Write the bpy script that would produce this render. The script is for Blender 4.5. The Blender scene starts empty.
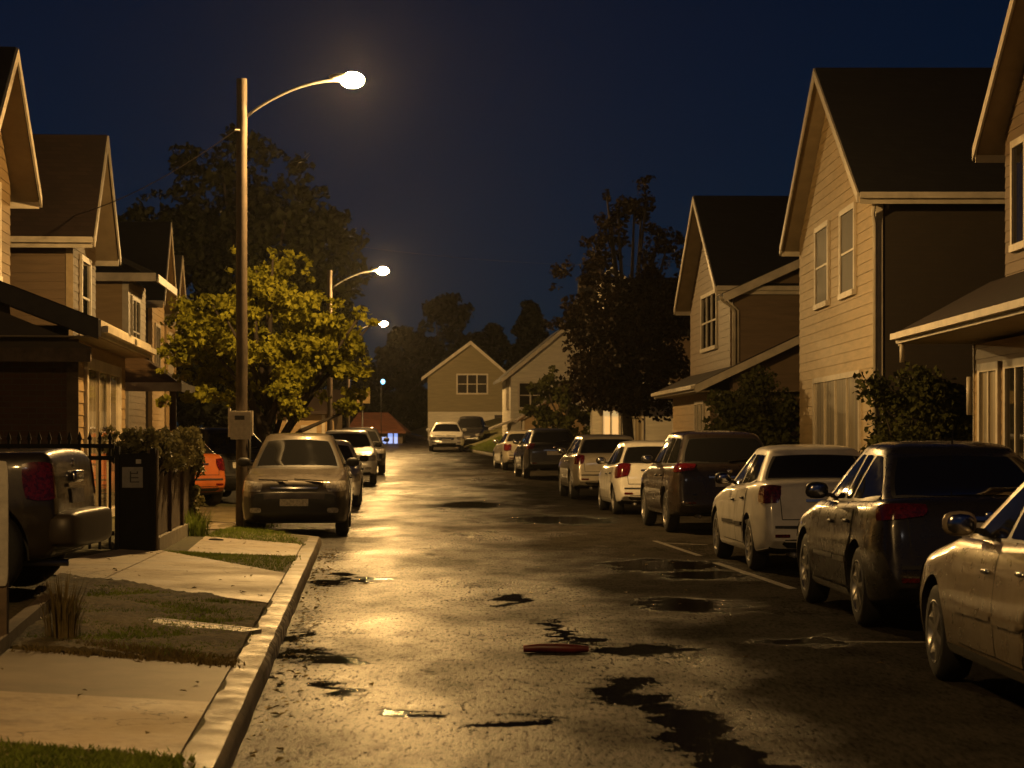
import bpy, bmesh, math, random
import numpy as np
from mathutils import Vector, Matrix
from mathutils.bvhtree import BVHTree

S = bpy.context.scene
COL = S.collection
R = math.radians
random.seed(7)
rng = np.random.default_rng(11)

# ------------------------------------------------------------------ camera
F = 2100.0            # focal length in pixels of the 1024 wide frame
CX, HY = 512.0, 437.0
EYE = 1.55
cam = bpy.data.objects.new('camera', bpy.data.cameras.new('camera'))
COL.objects.link(cam)
cam.location = (0, 0, EYE)
cam.rotation_euler = (R(90), 0, 0)
cam.data.sensor_width = 36
cam.data.lens = 36 * F / 1024
cam.data.shift_y = (HY - 384) / 1024
cam.data.clip_end = 3000
S.camera = cam
cam.data.dof.use_dof = True
cam.data.dof.focus_distance = 24
cam.data.dof.aperture_fstop = 5.6

# ------------------------------------------------------------------ world, moon, exposure
SKY_STRENGTH = 0.0018
LAMP = 4900.0                     # radiance of a street lamp lens
SODIUM = (1.0, 0.575, 0.185)
w = bpy.data.worlds.new('World'); S.world = w
w.use_nodes = True
nt = w.node_tree
bg = nt.nodes['Background']
sky = nt.nodes.new('ShaderNodeTexSky')
sky.sky_type = 'NISHITA'; sky.sun_disc = False
sky.sun_elevation = R(25); sky.sun_rotation = R(170); sky.ozone_density = 8; sky.dust_density = 0
tint = nt.nodes.new('ShaderNodeMix'); tint.data_type = 'RGBA'; tint.blend_type = 'MULTIPLY'
tint.inputs[0].default_value = 1.0; tint.inputs[7].default_value = (0.45, 0.85, 1.35, 1)
nt.links.new(sky.outputs[0], tint.inputs[6]); nt.links.new(tint.outputs[2], bg.inputs[0])
bg.inputs[1].default_value = SKY_STRENGTH
moon = bpy.data.lights.new('moon', 'SUN')
moon.energy = 0.002; moon.angle = R(0.5); moon.color = (1.0, 0.9, 0.8)
mo = bpy.data.objects.new('moon', moon); COL.objects.link(mo)
mo.rotation_euler = (R(65), 0, R(10))
S.view_settings.view_transform = 'Standard'
S.view_settings.look = 'None'
S.view_settings.exposure = 0.0
S.view_settings.gamma = 1.0
S.render.engine = 'CYCLES'
S.cycles.use_denoising = True
S.cycles.max_bounces = 6
S.cycles.diffuse_bounces = 3
S.cycles.glossy_bounces = 3
S.cycles.transparent_max_bounces = 12
S.cycles.sample_clamp_indirect = 6
S.cycles.use_light_tree = True

# ------------------------------------------------------------------ materials
def mat(name):
    m = bpy.data.materials.new(name); m.use_nodes = True
    return m, m.node_tree.nodes, m.node_tree.links, m.node_tree.nodes['Principled BSDF']

def N(nodes, t, **kw):
    n = nodes.new(t)
    for k, v in kw.items():
        if k.startswith('i_'):
            n.inputs[k[2:].replace('_', ' ')].default_value = v
        else:
            setattr(n, k, v)
    return n

def noise(nodes, links, vec, scale, detail=4, rough=0.55):
    n = nodes.new('ShaderNodeTexNoise')
    n.inputs['Scale'].default_value = scale
    n.inputs['Detail'].default_value = detail
    n.inputs['Roughness'].default_value = rough
    links.new(vec, n.inputs['Vector'])
    return n.outputs['Fac']

def ramp(nodes, links, fac, stops):
    r = nodes.new('ShaderNodeValToRGB')
    el = r.color_ramp.elements
    while len(el) < len(stops): el.new(0.5)
    for e, (p, c) in zip(el, stops):
        e.position = p
        e.color = (*c, 1) if not isinstance(c, (int, float)) else (c, c, c, 1)
    links.new(fac, r.inputs[0])
    return r.outputs[0]

def math_(nodes, links, op, a, b=None, clamp=False):
    n = nodes.new('ShaderNodeMath'); n.operation = op; n.use_clamp = clamp
    for i, v in enumerate((a, b)):
        if v is None: continue
        if isinstance(v, (int, float)): n.inputs[i].default_value = v
        else: links.new(v, n.inputs[i])
    return n.outputs[0]

def mixc(nodes, links, fac, a, b):
    n = nodes.new('ShaderNodeMix'); n.data_type = 'RGBA'
    if isinstance(fac, (int, float)): n.inputs[0].default_value = fac
    else: links.new(fac, n.inputs[0])
    for i, v in ((6, a), (7, b)):
        if isinstance(v, tuple): n.inputs[i].default_value = (*v, 1)
        else: links.new(v, n.inputs[i])
    return n.outputs[2]

def bump(nodes, links, b, h, strength, dist):
    n = nodes.new('ShaderNodeBump')
    n.inputs['Strength'].default_value = strength
    n.inputs['Distance'].default_value = dist
    links.new(h, n.inputs['Height']); links.new(n.outputs[0], b.inputs['Normal'])

def tc(nodes, kind='Object'):
    return nodes.new('ShaderNodeTexCoord').outputs[kind]

def simple(name, c, rough=0.5, metal=0.0, coat=0.0, var=0.0, scale=6.0, bstr=0.0, bscale=40.0, bdist=0.01, spec=0.5):
    m, n, l, b = mat(name)
    b.inputs['Roughness'].default_value = rough
    b.inputs['Metallic'].default_value = metal
    b.inputs['Coat Weight'].default_value = coat
    b.inputs['Coat Roughness'].default_value = 0.06
    b.inputs['Specular IOR Level'].default_value = spec
    b.inputs['Base Color'].default_value = (*c, 1)
    if var or bstr:
        v = tc(n)
        if var:
            f = noise(n, l, v, scale, 5, 0.6)
            lo = tuple(x * (1 - var) for x in c); hi = tuple(min(1, x * (1 + var)) for x in c)
            l.new(ramp(n, l, f, [(0.3, lo), (0.7, hi)]), b.inputs['Base Color'])
        if bstr:
            bump(n, l, b, noise(n, l, v, bscale, 4, 0.6), bstr, bdist)
    return m

def car_paint(name, c, metal=0.0, rough=0.35, drops=0.12):
    m, n, l, b = mat(name)
    v = tc(n)
    f = noise(n, l, v, 2.5, 6, 0.65)
    dirt = tuple(x * 0.78 + 0.004 for x in c)
    col = ramp(n, l, f, [(0.35, dirt), (0.55, c)])
    l.new(col, b.inputs['Base Color'])
    b.inputs['Metallic'].default_value = metal
    rr = ramp(n, l, noise(n, l, v, 9, 4, 0.6), [(0.3, rough - 0.08), (0.7, rough + 0.15)])
    l.new(rr, b.inputs['Roughness'])
    b.inputs['Coat Weight'].default_value = 0.8
    b.inputs['Coat Roughness'].default_value = 0.08
    # dew drops on the paint
    vo = n.new('ShaderNodeTexVoronoi'); vo.inputs['Scale'].default_value = 95
    l.new(v, vo.inputs['Vector'])
    d = ramp(n, l, vo.outputs['Distance'], [(0.0, 1.0), (0.33, 0.0)])
    bump(n, l, b, d, drops, 0.002)
    return m

def siding_mat(name, c):
    m, n, l, b = mat(name)
    v = tc(n)
    mp = N(n, 'ShaderNodeMapping'); mp.inputs['Scale'].default_value = (0.6, 0.6, 5)
    l.new(v, mp.inputs['Vector'])
    f = noise(n, l, mp.outputs[0], 2.0, 6, 0.65)
    l.new(ramp(n, l, f, [(0.25, tuple(x * 0.72 for x in c)), (0.75, tuple(x * 1.12 for x in c))]), b.inputs['Base Color'])
    b.inputs['Roughness'].default_value = 0.62
    bump(n, l, b, noise(n, l, v, 30, 3), 0.15, 0.01)
    return m

def brick_mat(name, c1, c2, mortar):
    m, n, l, b = mat(name)
    v = tc(n)
    sx = n.new('ShaderNodeSeparateXYZ'); l.new(v, sx.inputs[0])
    ad = math_(n, l, 'ADD', sx.outputs[0], sx.outputs[1])
    cb = n.new('ShaderNodeCombineXYZ'); l.new(ad, cb.inputs[0]); l.new(sx.outputs[2], cb.inputs[1])
    br = n.new('ShaderNodeTexBrick')
    br.inputs['Scale'].default_value = 1.0
    br.inputs['Brick Width'].default_value = 0.24; br.inputs['Row Height'].default_value = 0.085
    br.inputs['Mortar Size'].default_value = 0.008
    br.inputs['Color1'].default_value = (*c1, 1); br.inputs['Color2'].default_value = (*c2, 1)
    br.inputs['Mortar'].default_value = (*mortar, 1)
    l.new(cb.outputs[0], br.inputs['Vector'])
    f = noise(n, l, v, 1.4, 5)
    l.new(mixc(n, l, math_(n, l, 'MULTIPLY', f, 0.5), br.outputs['Color'], tuple(x * 0.5 for x in c1)), b.inputs['Base Color'])
    b.inputs['Roughness'].default_value = 0.85
    bump(n, l, b, br.outputs['Fac'], -0.5, 0.01)
    return m

def shingle_mat(name, c):
    m, n, l, b = mat(name)
    v = tc(n)
    sx = n.new('ShaderNodeSeparateXYZ'); l.new(v, sx.inputs[0])
    ad = math_(n, l, 'ADD', sx.outputs[0], sx.outputs[1])
    cb = n.new('ShaderNodeCombineXYZ'); l.new(ad, cb.inputs[0]); l.new(sx.outputs[2], cb.inputs[1])
    br = n.new('ShaderNodeTexBrick')
    br.inputs['Scale'].default_value = 1.0
    br.inputs['Brick Width'].default_value = 0.30; br.inputs['Row Height'].default_value = 0.10
    br.inputs['Mortar Size'].default_value = 0.006
    br.inputs['Color1'].default_value = (*tuple(x * 1.25 for x in c), 1); br.inputs['Color2'].default_value = (*tuple(x * 0.7 for x in c), 1)
    br.inputs['Mortar'].default_value = (*tuple(x * 0.4 for x in c), 1)
    l.new(cb.outputs[0], br.inputs['Vector'])
    f = noise(n, l, v, 0.9, 5)
    l.new(mixc(n, l, math_(n, l, 'MULTIPLY', f, 0.6), br.outputs['Color'], tuple(x * 0.55 for x in c)), b.inputs['Base Color'])
    b.inputs['Roughness'].default_value = 0.8
    bump(n, l, b, br.outputs['Fac'], -0.6, 0.02)
    return m

def leaf_mat(name, c, c2, trans=0.35):
    m, n, l, b = mat(name)
    v = tc(n)
    oi = noise(n, l, v, 2.2, 3)
    oj = noise(n, l, v, 17.0, 2)
    f = math_(n, l, 'ADD', math_(n, l, 'MULTIPLY', oi, 0.6), math_(n, l, 'MULTIPLY', oj, 0.4))
    col = ramp(n, l, f, [(0.36, c), (0.62, c2)])
    l.new(col, b.inputs['Base Color'])
    b.inputs['Roughness'].default_value = 0.55
    b.inputs['Specular IOR Level'].default_value = 0.05
    tr = n.new('ShaderNodeBsdfTranslucent'); l.new(col, tr.inputs[0])
    mx = n.new('ShaderNodeMixShader'); mx.inputs[0].default_value = trans
    l.new(b.outputs[0], mx.inputs[1]); l.new(tr.outputs[0], mx.inputs[2])
    l.new(mx.outputs[0], n['Material Output'].inputs[0])
    return m

def emit_mat(name, c, s):
    m, n, l, b = mat(name)
    b.inputs['Base Color'].default_value = (*c, 1)
    b.inputs['Emission Color'].default_value = (*c, 1)
    b.inputs['Emission Strength'].default_value = s
    return m

def glass_mat(name, c=(0.010, 0.010, 0.010), rough=0.02):
    m, n, l, b = mat(name)
    v = tc(n)
    b.inputs['Base Color'].default_value = (*c, 1)
    b.inputs['IOR'].default_value = 1.5
    l.new(ramp(n, l, noise(n, l, v, 4, 5, 0.65), [(0.35, rough), (0.75, rough + 0.04)]), b.inputs['Roughness'])
    return m

M = {}
M['cream'] = siding_mat('cream_siding', (0.52, 0.38, 0.19))
M['tan'] = siding_mat('tan_siding', (0.36, 0.245, 0.115))
M['tan_dark'] = siding_mat('dark_tan_siding', (0.22, 0.148, 0.068))
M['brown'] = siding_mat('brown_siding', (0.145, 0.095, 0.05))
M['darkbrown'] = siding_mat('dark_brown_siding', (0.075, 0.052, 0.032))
M['olive'] = siding_mat('olive_siding', (0.22, 0.18, 0.09))
M['pale'] = siding_mat('pale_siding', (0.62, 0.57, 0.46))
M['brick'] = brick_mat('brown_brick', (0.10, 0.045, 0.025), (0.075, 0.035, 0.02), (0.09, 0.07, 0.05))
M['roof'] = shingle_mat('dark_shingle', (0.014, 0.012, 0.011))
M['roof_red'] = shingle_mat('red_brown_shingle', (0.030, 0.016, 0.010))
M['roof_tan'] = shingle_mat('tan_shingle', (0.20, 0.12, 0.055))
M['trim'] = simple('white_trim', (0.50, 0.44, 0.34), 0.5, var=0.2, scale=3)
M['soffit'] = simple('soffit', (0.26, 0.20, 0.12), 0.6, var=0.15, scale=3)
M['fascia_dark'] = simple('dark_fascia', (0.03, 0.022, 0.016), 0.6, var=0.3)
M['pane'] = glass_mat('window_glass', (0.02, 0.018, 0.014), 0.02)
M['curtain'] = simple('curtain', (0.48, 0.40, 0.26), 0.8, var=0.2, scale=4)
M['carglass'] = glass_mat('car_glass')
M['rubber'] = simple('rubber', (0.012, 0.012, 0.012), 0.75, bstr=0.3, bscale=60)
M['plastic'] = simple('black_plastic', (0.014, 0.013, 0.013), 0.5, var=0.3, scale=20)
M['alloy'] = simple('alloy', (0.45, 0.44, 0.42), 0.33, metal=0.9, var=0.25, scale=12)
M['chrome'] = simple('chrome', (0.6, 0.6, 0.6), 0.18, metal=1.0)
M['taillight'] = simple('red_lens', (0.085, 0.005, 0.006), 0.15, coat=1.0, var=0.75, scale=30)
M['clearlens'] = simple('clear_lens', (0.32, 0.30, 0.27), 0.12, coat=1.0, var=0.5, scale=25)
M['plate'] = simple('number_plate', (0.50, 0.46, 0.38), 0.45, var=0.45, scale=26)
M['wood'] = simple('pole_wood', (0.055, 0.038, 0.023), 0.72, var=0.35, scale=5, bstr=0.4, bscale=25, bdist=0.01)
M['oldwood'] = simple('weathered_wood', (0.11, 0.075, 0.045), 0.8, var=0.4, scale=6, bstr=0.4, bscale=18, bdist=0.01)
M['steel'] = simple('galvanised_steel', (0.34, 0.33, 0.31), 0.45, metal=0.7, var=0.2)
M['boxgrey'] = simple('grey_enclosure', (0.42, 0.39, 0.33), 0.5, var=0.2, scale=14)
M['blackmetal'] = simple('black_metal', (0.008, 0.008, 0.008), 0.85, var=0.3, spec=.25)
M['lens'] = emit_mat('lamp_lens', SODIUM, LAMP)
M['lens_dim'] = emit_mat('old_lamp_lens', SODIUM, LAMP * 0.31)
M['litwindow'] = emit_mat('lit_window', (1.0, 0.66, 0.26), 0.55)
M['bluelight'] = emit_mat('blue_light', (0.30, 0.45, 1.0), 0.9)
M['signal'] = emit_mat('signal_light', (0.18, 0.55, 0.9), 3.0)
M['bark'] = simple('bark', (0.032, 0.023, 0.015), 0.85, var=0.4, scale=8, bstr=0.6, bscale=14, bdist=0.03)
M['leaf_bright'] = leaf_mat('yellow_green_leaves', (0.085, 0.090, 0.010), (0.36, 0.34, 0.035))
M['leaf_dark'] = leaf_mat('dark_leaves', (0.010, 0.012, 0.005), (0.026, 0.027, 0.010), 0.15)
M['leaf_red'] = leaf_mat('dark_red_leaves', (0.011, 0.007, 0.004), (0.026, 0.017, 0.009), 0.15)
M['leaf_bush'] = leaf_mat('bush_leaves', (0.03, 0.036, 0.012), (0.08, 0.08, 0.025), 0.2)
M['leaf_hedge'] = leaf_mat('hedge_leaves', (0.08, 0.08, 0.028), (0.34, 0.30, 0.14), 0.2)
M['grassblade'] = leaf_mat('grass_blades', (0.09, 0.13, 0.02), (0.22, 0.27, 0.05), 0.5)
M['drygrass'] = leaf_mat('dry_grass', (0.10, 0.075, 0.03), (0.20, 0.15, 0.06), 0.25)
M['red_plastic'] = simple('dark_red_plastic', (0.085, 0.009, 0.006), 0.45, var=0.5, scale=12)
M['concrete_post'] = simple('pale_concrete', (0.34, 0.30, 0.23), 0.8, var=0.25, scale=8, bstr=0.3, bscale=30)

def concrete_mat():
    m, n, l, b = mat('wet_concrete')
    v = tc(n)
    f1 = noise(n, l, v, 0.8, 6, 0.65); f2 = noise(n, l, v, 14, 5, 0.7); f3 = noise(n, l, v, 160, 3, 0.7)
    f = math_(n, l, 'ADD', math_(n, l, 'MULTIPLY', f1, 0.5), math_(n, l, 'ADD', math_(n, l, 'MULTIPLY', f2, 0.3), math_(n, l, 'MULTIPLY', f3, 0.2)))
    l.new(ramp(n, l, f, [(0.36, (0.17, 0.13, 0.08)), (0.5, (0.36, 0.28, 0.18)), (0.62, (0.46, 0.365, 0.24))]), b.inputs['Base Color'])
    cv = n.new('ShaderNodeTexVoronoi'); cv.feature = 'DISTANCE_TO_EDGE'; cv.inputs['Scale'].default_value = 0.55
    wq = n.new('ShaderNodeTexNoise'); wq.inputs['Scale'].default_value = 3.0; wq.inputs['Detail'].default_value = 6; l.new(v, wq.inputs['Vector'])
    wa = n.new('ShaderNodeVectorMath'); wa.operation = 'ADD'; l.new(v, wa.inputs[0]); l.new(wq.outputs['Color'], wa.inputs[1]); l.new(wa.outputs[0], cv.inputs['Vector'])
    crack = ramp(n, l, cv.outputs['Distance'], [(0.0, 1.0), (0.006, 0.0)])
    stain = ramp(n, l, noise(n, l, v, 2.6, 7, 0.75), [(0.50, 0.0), (0.66, 0.6)])
    base_c = b.inputs['Base Color'].links[0].from_socket
    l.new(mixc(n, l, crack, mixc(n, l, stain, base_c, (0.10, 0.078, 0.045)), (0.02, 0.016, 0.01)), b.inputs['Base Color'])
    l.new(ramp(n, l, f1, [(0.35, 0.42), (0.65, 0.75)]), b.inputs['Roughness'])
    h = math_(n, l, 'ADD', math_(n, l, 'MULTIPLY', f2, 0.4), f3)
    bump(n, l, b, h, 0.35, 0.006)
    return m
M['concrete'] = concrete_mat()

def darkslab_mat():
    m, n, l, b = mat('damp_slab')
    v = tc(n)
    f1 = noise(n, l, v, 1.1, 6, 0.65); f3 = noise(n, l, v, 120, 3, 0.7)
    f = math_(n, l, 'ADD', math_(n, l, 'MULTIPLY', f1, 0.7), math_(n, l, 'MULTIPLY', f3, 0.3))
    l.new(ramp(n, l, f, [(0.34, (0.10, 0.078, 0.048)), (0.62, (0.22, 0.172, 0.108))]), b.inputs['Base Color'])
    b.inputs['Roughness'].default_value = 0.6
    bump(n, l, b, f3, 0.35, 0.006)
    return m
M['dampslab'] = darkslab_mat()

def soil_mat(name, c1, c2):
    m, n, l, b = mat(name)
    v = tc(n)
    f1 = noise(n, l, v, 1.3, 6, 0.7); f2 = noise(n, l, v, 13, 6, 0.75)
    f = math_(n, l, 'ADD', math_(n, l, 'MULTIPLY', f1, 0.45), math_(n, l, 'MULTIPLY', f2, 0.55))
    l.new(ramp(n, l, f, [(0.38, c1), (0.64, c2)]), b.inputs['Base Color'])
    b.inputs['Roughness'].default_value = 0.85
    bump(n, l, b, f, 1.0, 0.06)
    return m
M['soil'] = soil_mat('mossy_soil', (0.028, 0.026, 0.009), (0.19, 0.14, 0.062))
M['lawn'] = soil_mat('lawn_soil', (0.045, 0.045, 0.014), (0.12, 0.105, 0.035))
M['turf'] = soil_mat('short_turf', (0.06, 0.062, 0.013), (0.20, 0.185, 0.045))
M['kerb'] = None
M['step'] = simple('step_bumper', (0.055, 0.042, 0.027), 0.45, metal=0.2, var=0.25, scale=6)
M['cable'] = simple('cable', (0.20, 0.17, 0.13), 0.6)
M['cable_dark'] = simple('dark_cable', (0.02, 0.018, 0.016), 0.8)
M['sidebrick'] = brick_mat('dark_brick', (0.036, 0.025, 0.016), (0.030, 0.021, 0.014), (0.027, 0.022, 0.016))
M['tanboard'] = simple('tan_board', (0.36, 0.27, 0.15), 0.6, var=0.2)
M['roof_redder'] = shingle_mat('dull_red_shingle', (0.14, 0.05, 0.025))
M['plate_clean'] = simple('notice_board', (0.22, 0.21, 0.19), 0.5, var=0.2, scale=12)
M['sign_yellow'] = simple('yellow_sign', (0.55, 0.38, 0.12), 0.5, var=0.2)
def curtain_glass():
    m, n, l, b = mat('curtained_glass')
    v = tc(n)
    mp = N(n, 'ShaderNodeMapping'); mp.inputs['Scale'].default_value = (7, 7, .15); l.new(v, mp.inputs['Vector'])
    f = noise(n, l, mp.outputs[0], 1.5, 3)
    l.new(ramp(n, l, f, [(.35, (.14, .11, .065)), (.65, (.42, .34, .21))]), b.inputs['Base Color'])
    b.inputs['Roughness'].default_value = .5; b.inputs['Coat Weight'].default_value = 1.0; b.inputs['Coat Roughness'].default_value = .05
    return m
M['pane_curtain'] = curtain_glass()
def glint_plate():
    m, n, l, b = mat('painted_wet_glints')
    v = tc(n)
    f = ramp(n, l, noise(n, l, v, 9, 6, .75), [(.47, (.03, .026, .02)), (.52, (.70, .63, .48))])  # white flecks put the glints of standing water into the plate colour
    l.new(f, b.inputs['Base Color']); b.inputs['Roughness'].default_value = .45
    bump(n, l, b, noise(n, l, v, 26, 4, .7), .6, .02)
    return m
M['glint_plate'] = glint_plate()
M['pane_matte'] = simple('screened_glass', (0.022, 0.017, 0.011), 0.6, var=.4, scale=3, spec=.2)

# ------------------------------------------------------------------ terrain
def base(Y):
    t = max(0.0, min(Y, 140.0) - 45.0) / 57.0
    return 0.82 * t ** 1.5
KL = [(-20, 0.62), (0, -0.62), (30.2, -2.73), (31.2, -3.3), (33.4, -4.45), (48, -5.4), (66, -6.3), (85, -7.2), (102, -8.6), (140, -14)]
KR = [(-20, 4.95), (13, 4.8), (25, 4.75), (34, 4.5), (42, 4.05), (51, 3.45), (68, 2.4), (78, 1.7), (85, 0.9), (93, -0.6), (102, -2.0), (118, -4.0), (140, -7.5)]
KL[0] = (-20, 0.78)
KL[1] = (0, -0.62)
def lerp_tab(tab, Y):
    if Y <= tab[0][0]: return tab[0][1]
    for (a, va), (b, vb) in zip(tab, tab[1:]):
        if Y <= b: return va + (vb - va) * (Y - a) / (b - a)
    return tab[-1][1]
XL = lambda Y: lerp_tab(KL, Y)
XR = lambda Y: lerp_tab(KR, Y)
def terr(X, Y):
    b = base(Y)
    if X < XL(Y): return b + 0.12 + 0.05 * min(XL(Y) - X, 3.0)
    if X > XR(Y):
        bank = 0.28 * max(0, min(1, (Y - 84) / 8)) * min(X - XR(Y), 4.0)
        return b + 0.12 + 0.04 * min(X - XR(Y), 3.0) + bank
    return b
def at(px, py, dz=0.0):
    dx, dzr = (px - CX) / F, (HY - py) / F
    Y = 5.0
    while Y < 160:
        if EYE + dzr * Y <= terr(dx * Y, Y) + 1e-4: break
        Y += 0.02
    return Vector((dx * Y, Y, terr(dx * Y, Y) + dz))
def pt(px, py, Y):
    return Vector(((px - CX) * Y / F, Y, EYE + (HY - py) * Y / F))

# ------------------------------------------------------------------ mesh helpers
def tag(o, label=None, cat=None, group=None, kind=None):
    if label: o['label'] = label
    if cat: o['category'] = cat
    if group: o['group'] = group
    if kind: o['kind'] = kind
    return o

def empty(name, loc, rz=0.0, label=None, cat=None, group=None):
    o = bpy.data.objects.new(name, None); COL.objects.link(o)
    o.location = loc; o.rotation_euler = (0, 0, rz)
    o.empty_display_size = 0.2
    return tag(o, label, cat, group)

class MB:
    def __init__(s): s.v = []; s.f = []; s.m = []
    def add(s, vs, fs, m=0):
        o = len(s.v); s.v += [tuple(v) for v in vs]
        s.f += [tuple(i + o for i in f) for f in fs]; s.m += [m] * len(fs)
        return s
    def box(s, x0, x1, y0, y1, z0, z1, m=0):
        vs = [(x, y, z) for x in (x0, x1) for y in (y0, y1) for z in (z0, z1)]
        return s.add(vs, [(0, 1, 3, 2), (4, 6, 7, 5), (0, 4, 5, 1), (2, 3, 7, 6), (0, 2, 6, 4), (1, 5, 7, 3)], m)
    def slab(s, top, down, m=0, mbot=None):
        """prism: polygon top pushed by vector down"""
        n = len(top); top = [Vector(p) for p in top]; d = Vector(down)
        vs = top + [p + d for p in top]
        s.add(vs, [tuple(range(n))], m)
        s.add(vs, [tuple(range(2 * n - 1, n - 1, -1))], m if mbot is None else mbot)
        s.add(vs, [(i, i + n, (i + 1) % n + n, (i + 1) % n) for i in range(n)], m)
        return s
    def bar(s, p, q, w, h, m=0, up=(0, 0, 1)):
        p = Vector(p); q = Vector(q); d = (q - p).normalized()
        a = d.cross(Vector(up))
        a = a.normalized() if a.length > 1e-4 else Vector((1, 0, 0))
        b = a.cross(d).normalized()
        vs = [c + a * sx * w / 2 + b * sy * h / 2 for c in (p, q) for sx, sy in ((-1, -1), (1, -1), (1, 1), (-1, 1))]
        return s.add(vs, [(0, 1, 2, 3), (7, 6, 5, 4), (0, 4, 5, 1), (1, 5, 6, 2), (2, 6, 7, 3), (3, 7, 4, 0)], m)
    def tube(s, pts, rad, n=10, m=0, cap=True):
        pts = [Vector(p) for p in pts]
        rad = rad if isinstance(rad, (list, tuple)) else [rad] * len(pts)
        vs = []
        ref = Vector((0.123, 0.31, 0.94))
        for i, p in enumerate(pts):
            d = (pts[min(i + 1, len(pts) - 1)] - pts[max(i - 1, 0)]).normalized()
            a = d.cross(ref)
            if a.length < 1e-3: a = d.cross(Vector((1, 0, 0)))
            a.normalize(); b = d.cross(a)
            vs += [p + (a * math.cos(t) + b * math.sin(t)) * rad[i] for t in (2 * math.pi * k / n for k in range(n))]
        fs = []
        for i in range(len(pts) - 1):
            for k in range(n):
                fs.append((i * n + k, i * n + (k + 1) % n, (i + 1) * n + (k + 1) % n, (i + 1) * n + k))
        if cap:
            fs.append(tuple(range(n - 1, -1, -1))); fs.append(tuple((len(pts) - 1) * n + k for k in range(n)))
        return s.add(vs, fs, m)
    def ball(s, c, r, n=12, m=0, e=1.0):
        """superellipsoid; e<1 boxier"""
        c = Vector(c); vs = []; fs = []
        pw = lambda x: math.copysign(abs(x) ** e, x)
        k = n // 2
        for i in range(k + 1):
            ph = -math.pi / 2 + math.pi * i / k
            for j in range(n):
                th = 2 * math.pi * j / n
                vs.append(c + Vector((r[0] * pw(math.cos(ph)) * pw(math.cos(th)), r[1] * pw(math.cos(ph)) * pw(math.sin(th)), r[2] * pw(math.sin(ph)))))
        for i in range(k):
            for j in range(n):
                fs.append((i * n + j, i * n + (j + 1) % n, (i + 1) * n + (j + 1) % n, (i + 1) * n + j))
        return s.add(vs, fs, m)
    def lathe_x(s, prof, n=28, m=0, c=(0, 0, 0)):
        """prof: list of (x, radius) turned about the x axis"""
        c = Vector(c); vs = []; fs = []
        for x, r in prof:
            vs += [c + Vector((x, r * math.cos(2 * math.pi * k / n), r * math.sin(2 * math.pi * k / n))) for k in range(n)]
        for i in range(len(prof) - 1):
            for k in range(n):
                fs.append((i * n + k, (i + 1) * n + k, (i + 1) * n + (k + 1) % n, i * n + (k + 1) % n))
        return s.add(vs, fs, m)
    def build(s, name, mats, parent=None, smooth=False, weld=False, auto=None):
        if name in ('side_wall', 'bargeboard', 'corner_board', 'downpipe', 'porch_side'):
            # pieces that do not touch are parts of their own
            own = list(range(len(s.v)))
            def root_of(i):
                while own[i] != i: own[i] = own[own[i]]; i = own[i]
                return i
            seen_ = {}
            for i, p_ in enumerate(s.v):
                k_ = tuple(round(c, 4) for c in p_)
                if k_ in seen_: own[i] = seen_[k_]
                else: seen_[k_] = i
            for f in s.f:
                for k in f[1:]: own[root_of(k)] = root_of(f[0])
            used = {i for f in s.f for i in f}
            isl = {}
            for i in sorted(used): isl.setdefault(root_of(i), []).append(i)
            if 1 < len(isl) <= 4 and min(len(q) for q in isl.values()) >= 8:
                first = None
                for q in isl.values():
                    mp = {i: k for k, i in enumerate(q)}
                    t = MB(); t.v = [s.v[i] for i in q]
                    for f, m_ in zip(s.f, s.m):
                        if f[0] in mp: t.f.append(tuple(mp[i] for i in f)); t.m.append(m_)
                    o = t._build(name, mats, parent, smooth, weld, auto)
                    first = first or o
                return first
        return s._build(name, mats, parent, smooth, weld, auto)
    def _build(s, name, mats, parent=None, smooth=False, weld=False, auto=None):
        me = bpy.data.meshes.new(name)
        me.from_pydata(s.v, [], s.f)
        mats = mats if isinstance(mats, (list, tuple)) else [mats]
        for x in mats: me.materials.append(x)
        me.polygons.foreach_set('material_index', s.m)
        bm = bmesh.new(); bm.from_mesh(me)
        if weld: bmesh.ops.remove_doubles(bm, verts=bm.verts, dist=0.0004)
        if weld or auto is not None or not smooth: bmesh.ops.recalc_face_normals(bm, faces=bm.faces)
        if smooth:
            for f in bm.faces: f.smooth = True
        if auto is not None:
            for e in bm.edges:
                if len(e.link_faces) == 2 and e.calc_face_angle(0) > auto: e.smooth = False
        bm.to_mesh(me); bm.free()
        o = bpy.data.objects.new(name, me); COL.objects.link(o)
        if parent is not None: o.parent = parent
        return o

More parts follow.
